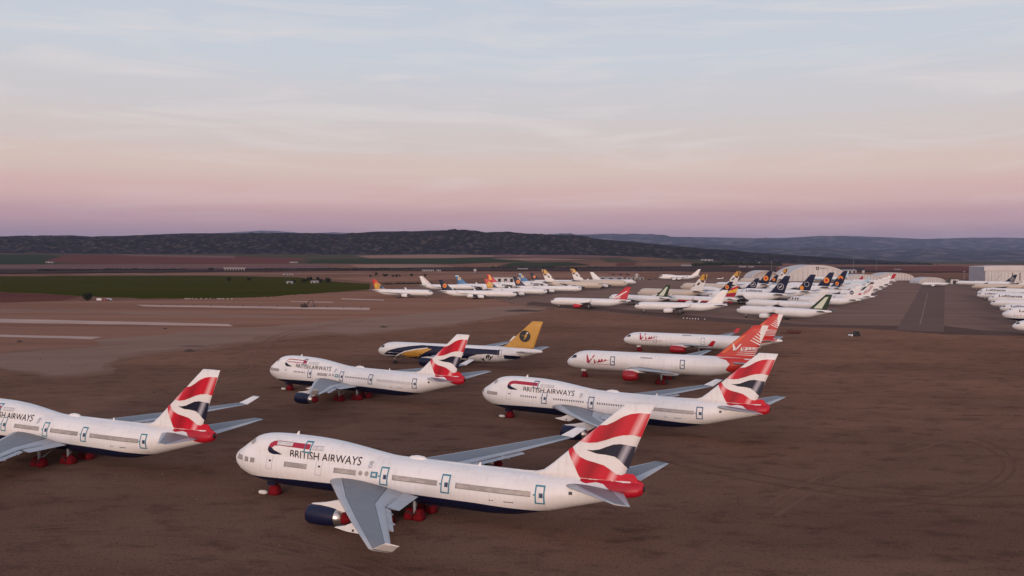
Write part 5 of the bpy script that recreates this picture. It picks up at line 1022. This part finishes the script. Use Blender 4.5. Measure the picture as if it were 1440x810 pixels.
def van(label, u, v, m, rz=0, L=5.5):
    g = G(u, v, 0); r = empty('van', g, rz); tag(r, label, 'van')
    mb = MB(); mb.prism([(-L / 2, .4), (L / 2, .4), (L / 2, 1.2), (L / 2 - .9, 1.4), (L / 2 - 1.6, 2.2), (-L / 2, 2.2)], lambda x, z, s: (x, -.95 + 1.9 * s, z), m); mb.build('body', r)
    for x in (-L * .3, L * .32):
        for y in (-.9, .9): mb = MB(); wheel(mb, x, y, .36, .36, .25, M['tyre']); mb.build('wheel', r)
    for y in (-.965, .965): mb = MB(); mb.box((L / 2 - 1.9, y, 1.65), (1.0, .03, .55), M['window']); mb.build('window', r)
van('white van at the edge of the red soil, left of two', 141, 423, M['white'], .4); van('white van at the edge of the red soil, right of two', 153, 423, M['film'], -.2)
van('red van between two white vans at the edge of the red soil', 148, 423.4, M['redc'], 0)
van('dark van parked beyond the white nosed jet', 914, 394, M['dark'], .2, 6.5); van('dark van left of the old jumbo jet', 922, 393.2, M['dark'], 0, 6.5)
for nm, x, y, h in (('n', -45.37, 132.85, -22.95), ('r', -7.02, 196.69, -29.48), ('m', -70.54, 235.95, -30.7)):
    c, s_ = math.cos(R(h)), math.sin(R(h)); q = (5.9, -.9)
    mb = MB(); mb.lathe([(-.8, .12), (-.55, .34), (.3, .38), (.75, .2), (.8, .05)], (0, 0, .36), M['cream'], 12, sz=.95); o = mb.build('ballast_bag'); o.location = (x + q[0] * c - q[1] * s_, y + q[0] * s_ + q[1] * c, .02); o.rotation_euler = (0, 0, R(h + 8))
    tag(o, 'pale bag lying at the nose wheel of ' + {'n': 'the nearest jumbo jet', 'r': 'the jumbo jet behind the nearest tail', 'm': 'the farthest of the four jumbo jets'}[nm], 'bag')

def gravel():
    rnd = random.Random(21); mb = MB()
    for _ in range(5200):
        Y = 92 + 230 * rnd.random() ** 1.6; X = rnd.uniform(-.68, .68) * Y; s_ = rnd.choice((.05, .07, .09, .12)) * (1 + (Y - 92) / 200); n_ = noise.noise(Vector((X * .03, Y * .03, 4)))
        if n_ < rnd.uniform(-.5, .3): continue
        a = rnd.uniform(0, 6); q = [(X + s_ * math.cos(a + k * 2.09) * rnd.uniform(.8, 1.4), Y + s_ * math.sin(a + k * 2.09) * rnd.uniform(.8, 1.4), .0) for k in range(3)]
        mb.add(q + [(X, Y, s_ * rnd.uniform(.5, 1.0))], [(0, 1, 3), (1, 2, 3), (2, 0, 3)], M['stone'] if rnd.random() < .35 else M['clod'])
    tag(mb.build('gravel'), 'loose stones and clods scattered over the brown gravel', 'gravel', None, 'stuff')
M['stone'] = mat('stone', (.15, .098, .08), .9); M['clod'] = mat('clod', (.06, .035, .026), .95)
gravel()

# ------------------------------------------------------------------ haze
hm = bpy.data.materials.new('haze_air'); hm.use_nodes = True; hn, hl = hm.node_tree.nodes, hm.node_tree.links; hn.clear()
ho = hn.new('ShaderNodeOutputMaterial'); hv = hn.new('ShaderNodeVolumePrincipled'); hl.new(hv.outputs[0], ho.inputs['Volume'])
hv.inputs['Color'].default_value = (.55, .62, .95, 1); hv.inputs['Density'].default_value = 2.1e-5; hv.inputs['Anisotropy'].default_value = 0
mb = MB(); x0, x1, y0, y1, z0, z1 = -45000, 45000, -2500, 40000, -6, 900
mb.add([(x, y, z) for x in (x0, x1) for y in (y0, y1) for z in (z0, z1)], [(0, 1, 3, 2), (4, 6, 7, 5), (0, 4, 5, 1), (2, 3, 7, 6), (0, 2, 6, 4), (1, 5, 7, 3)], hm)
tag(mb.build('haze'), kind='stuff')
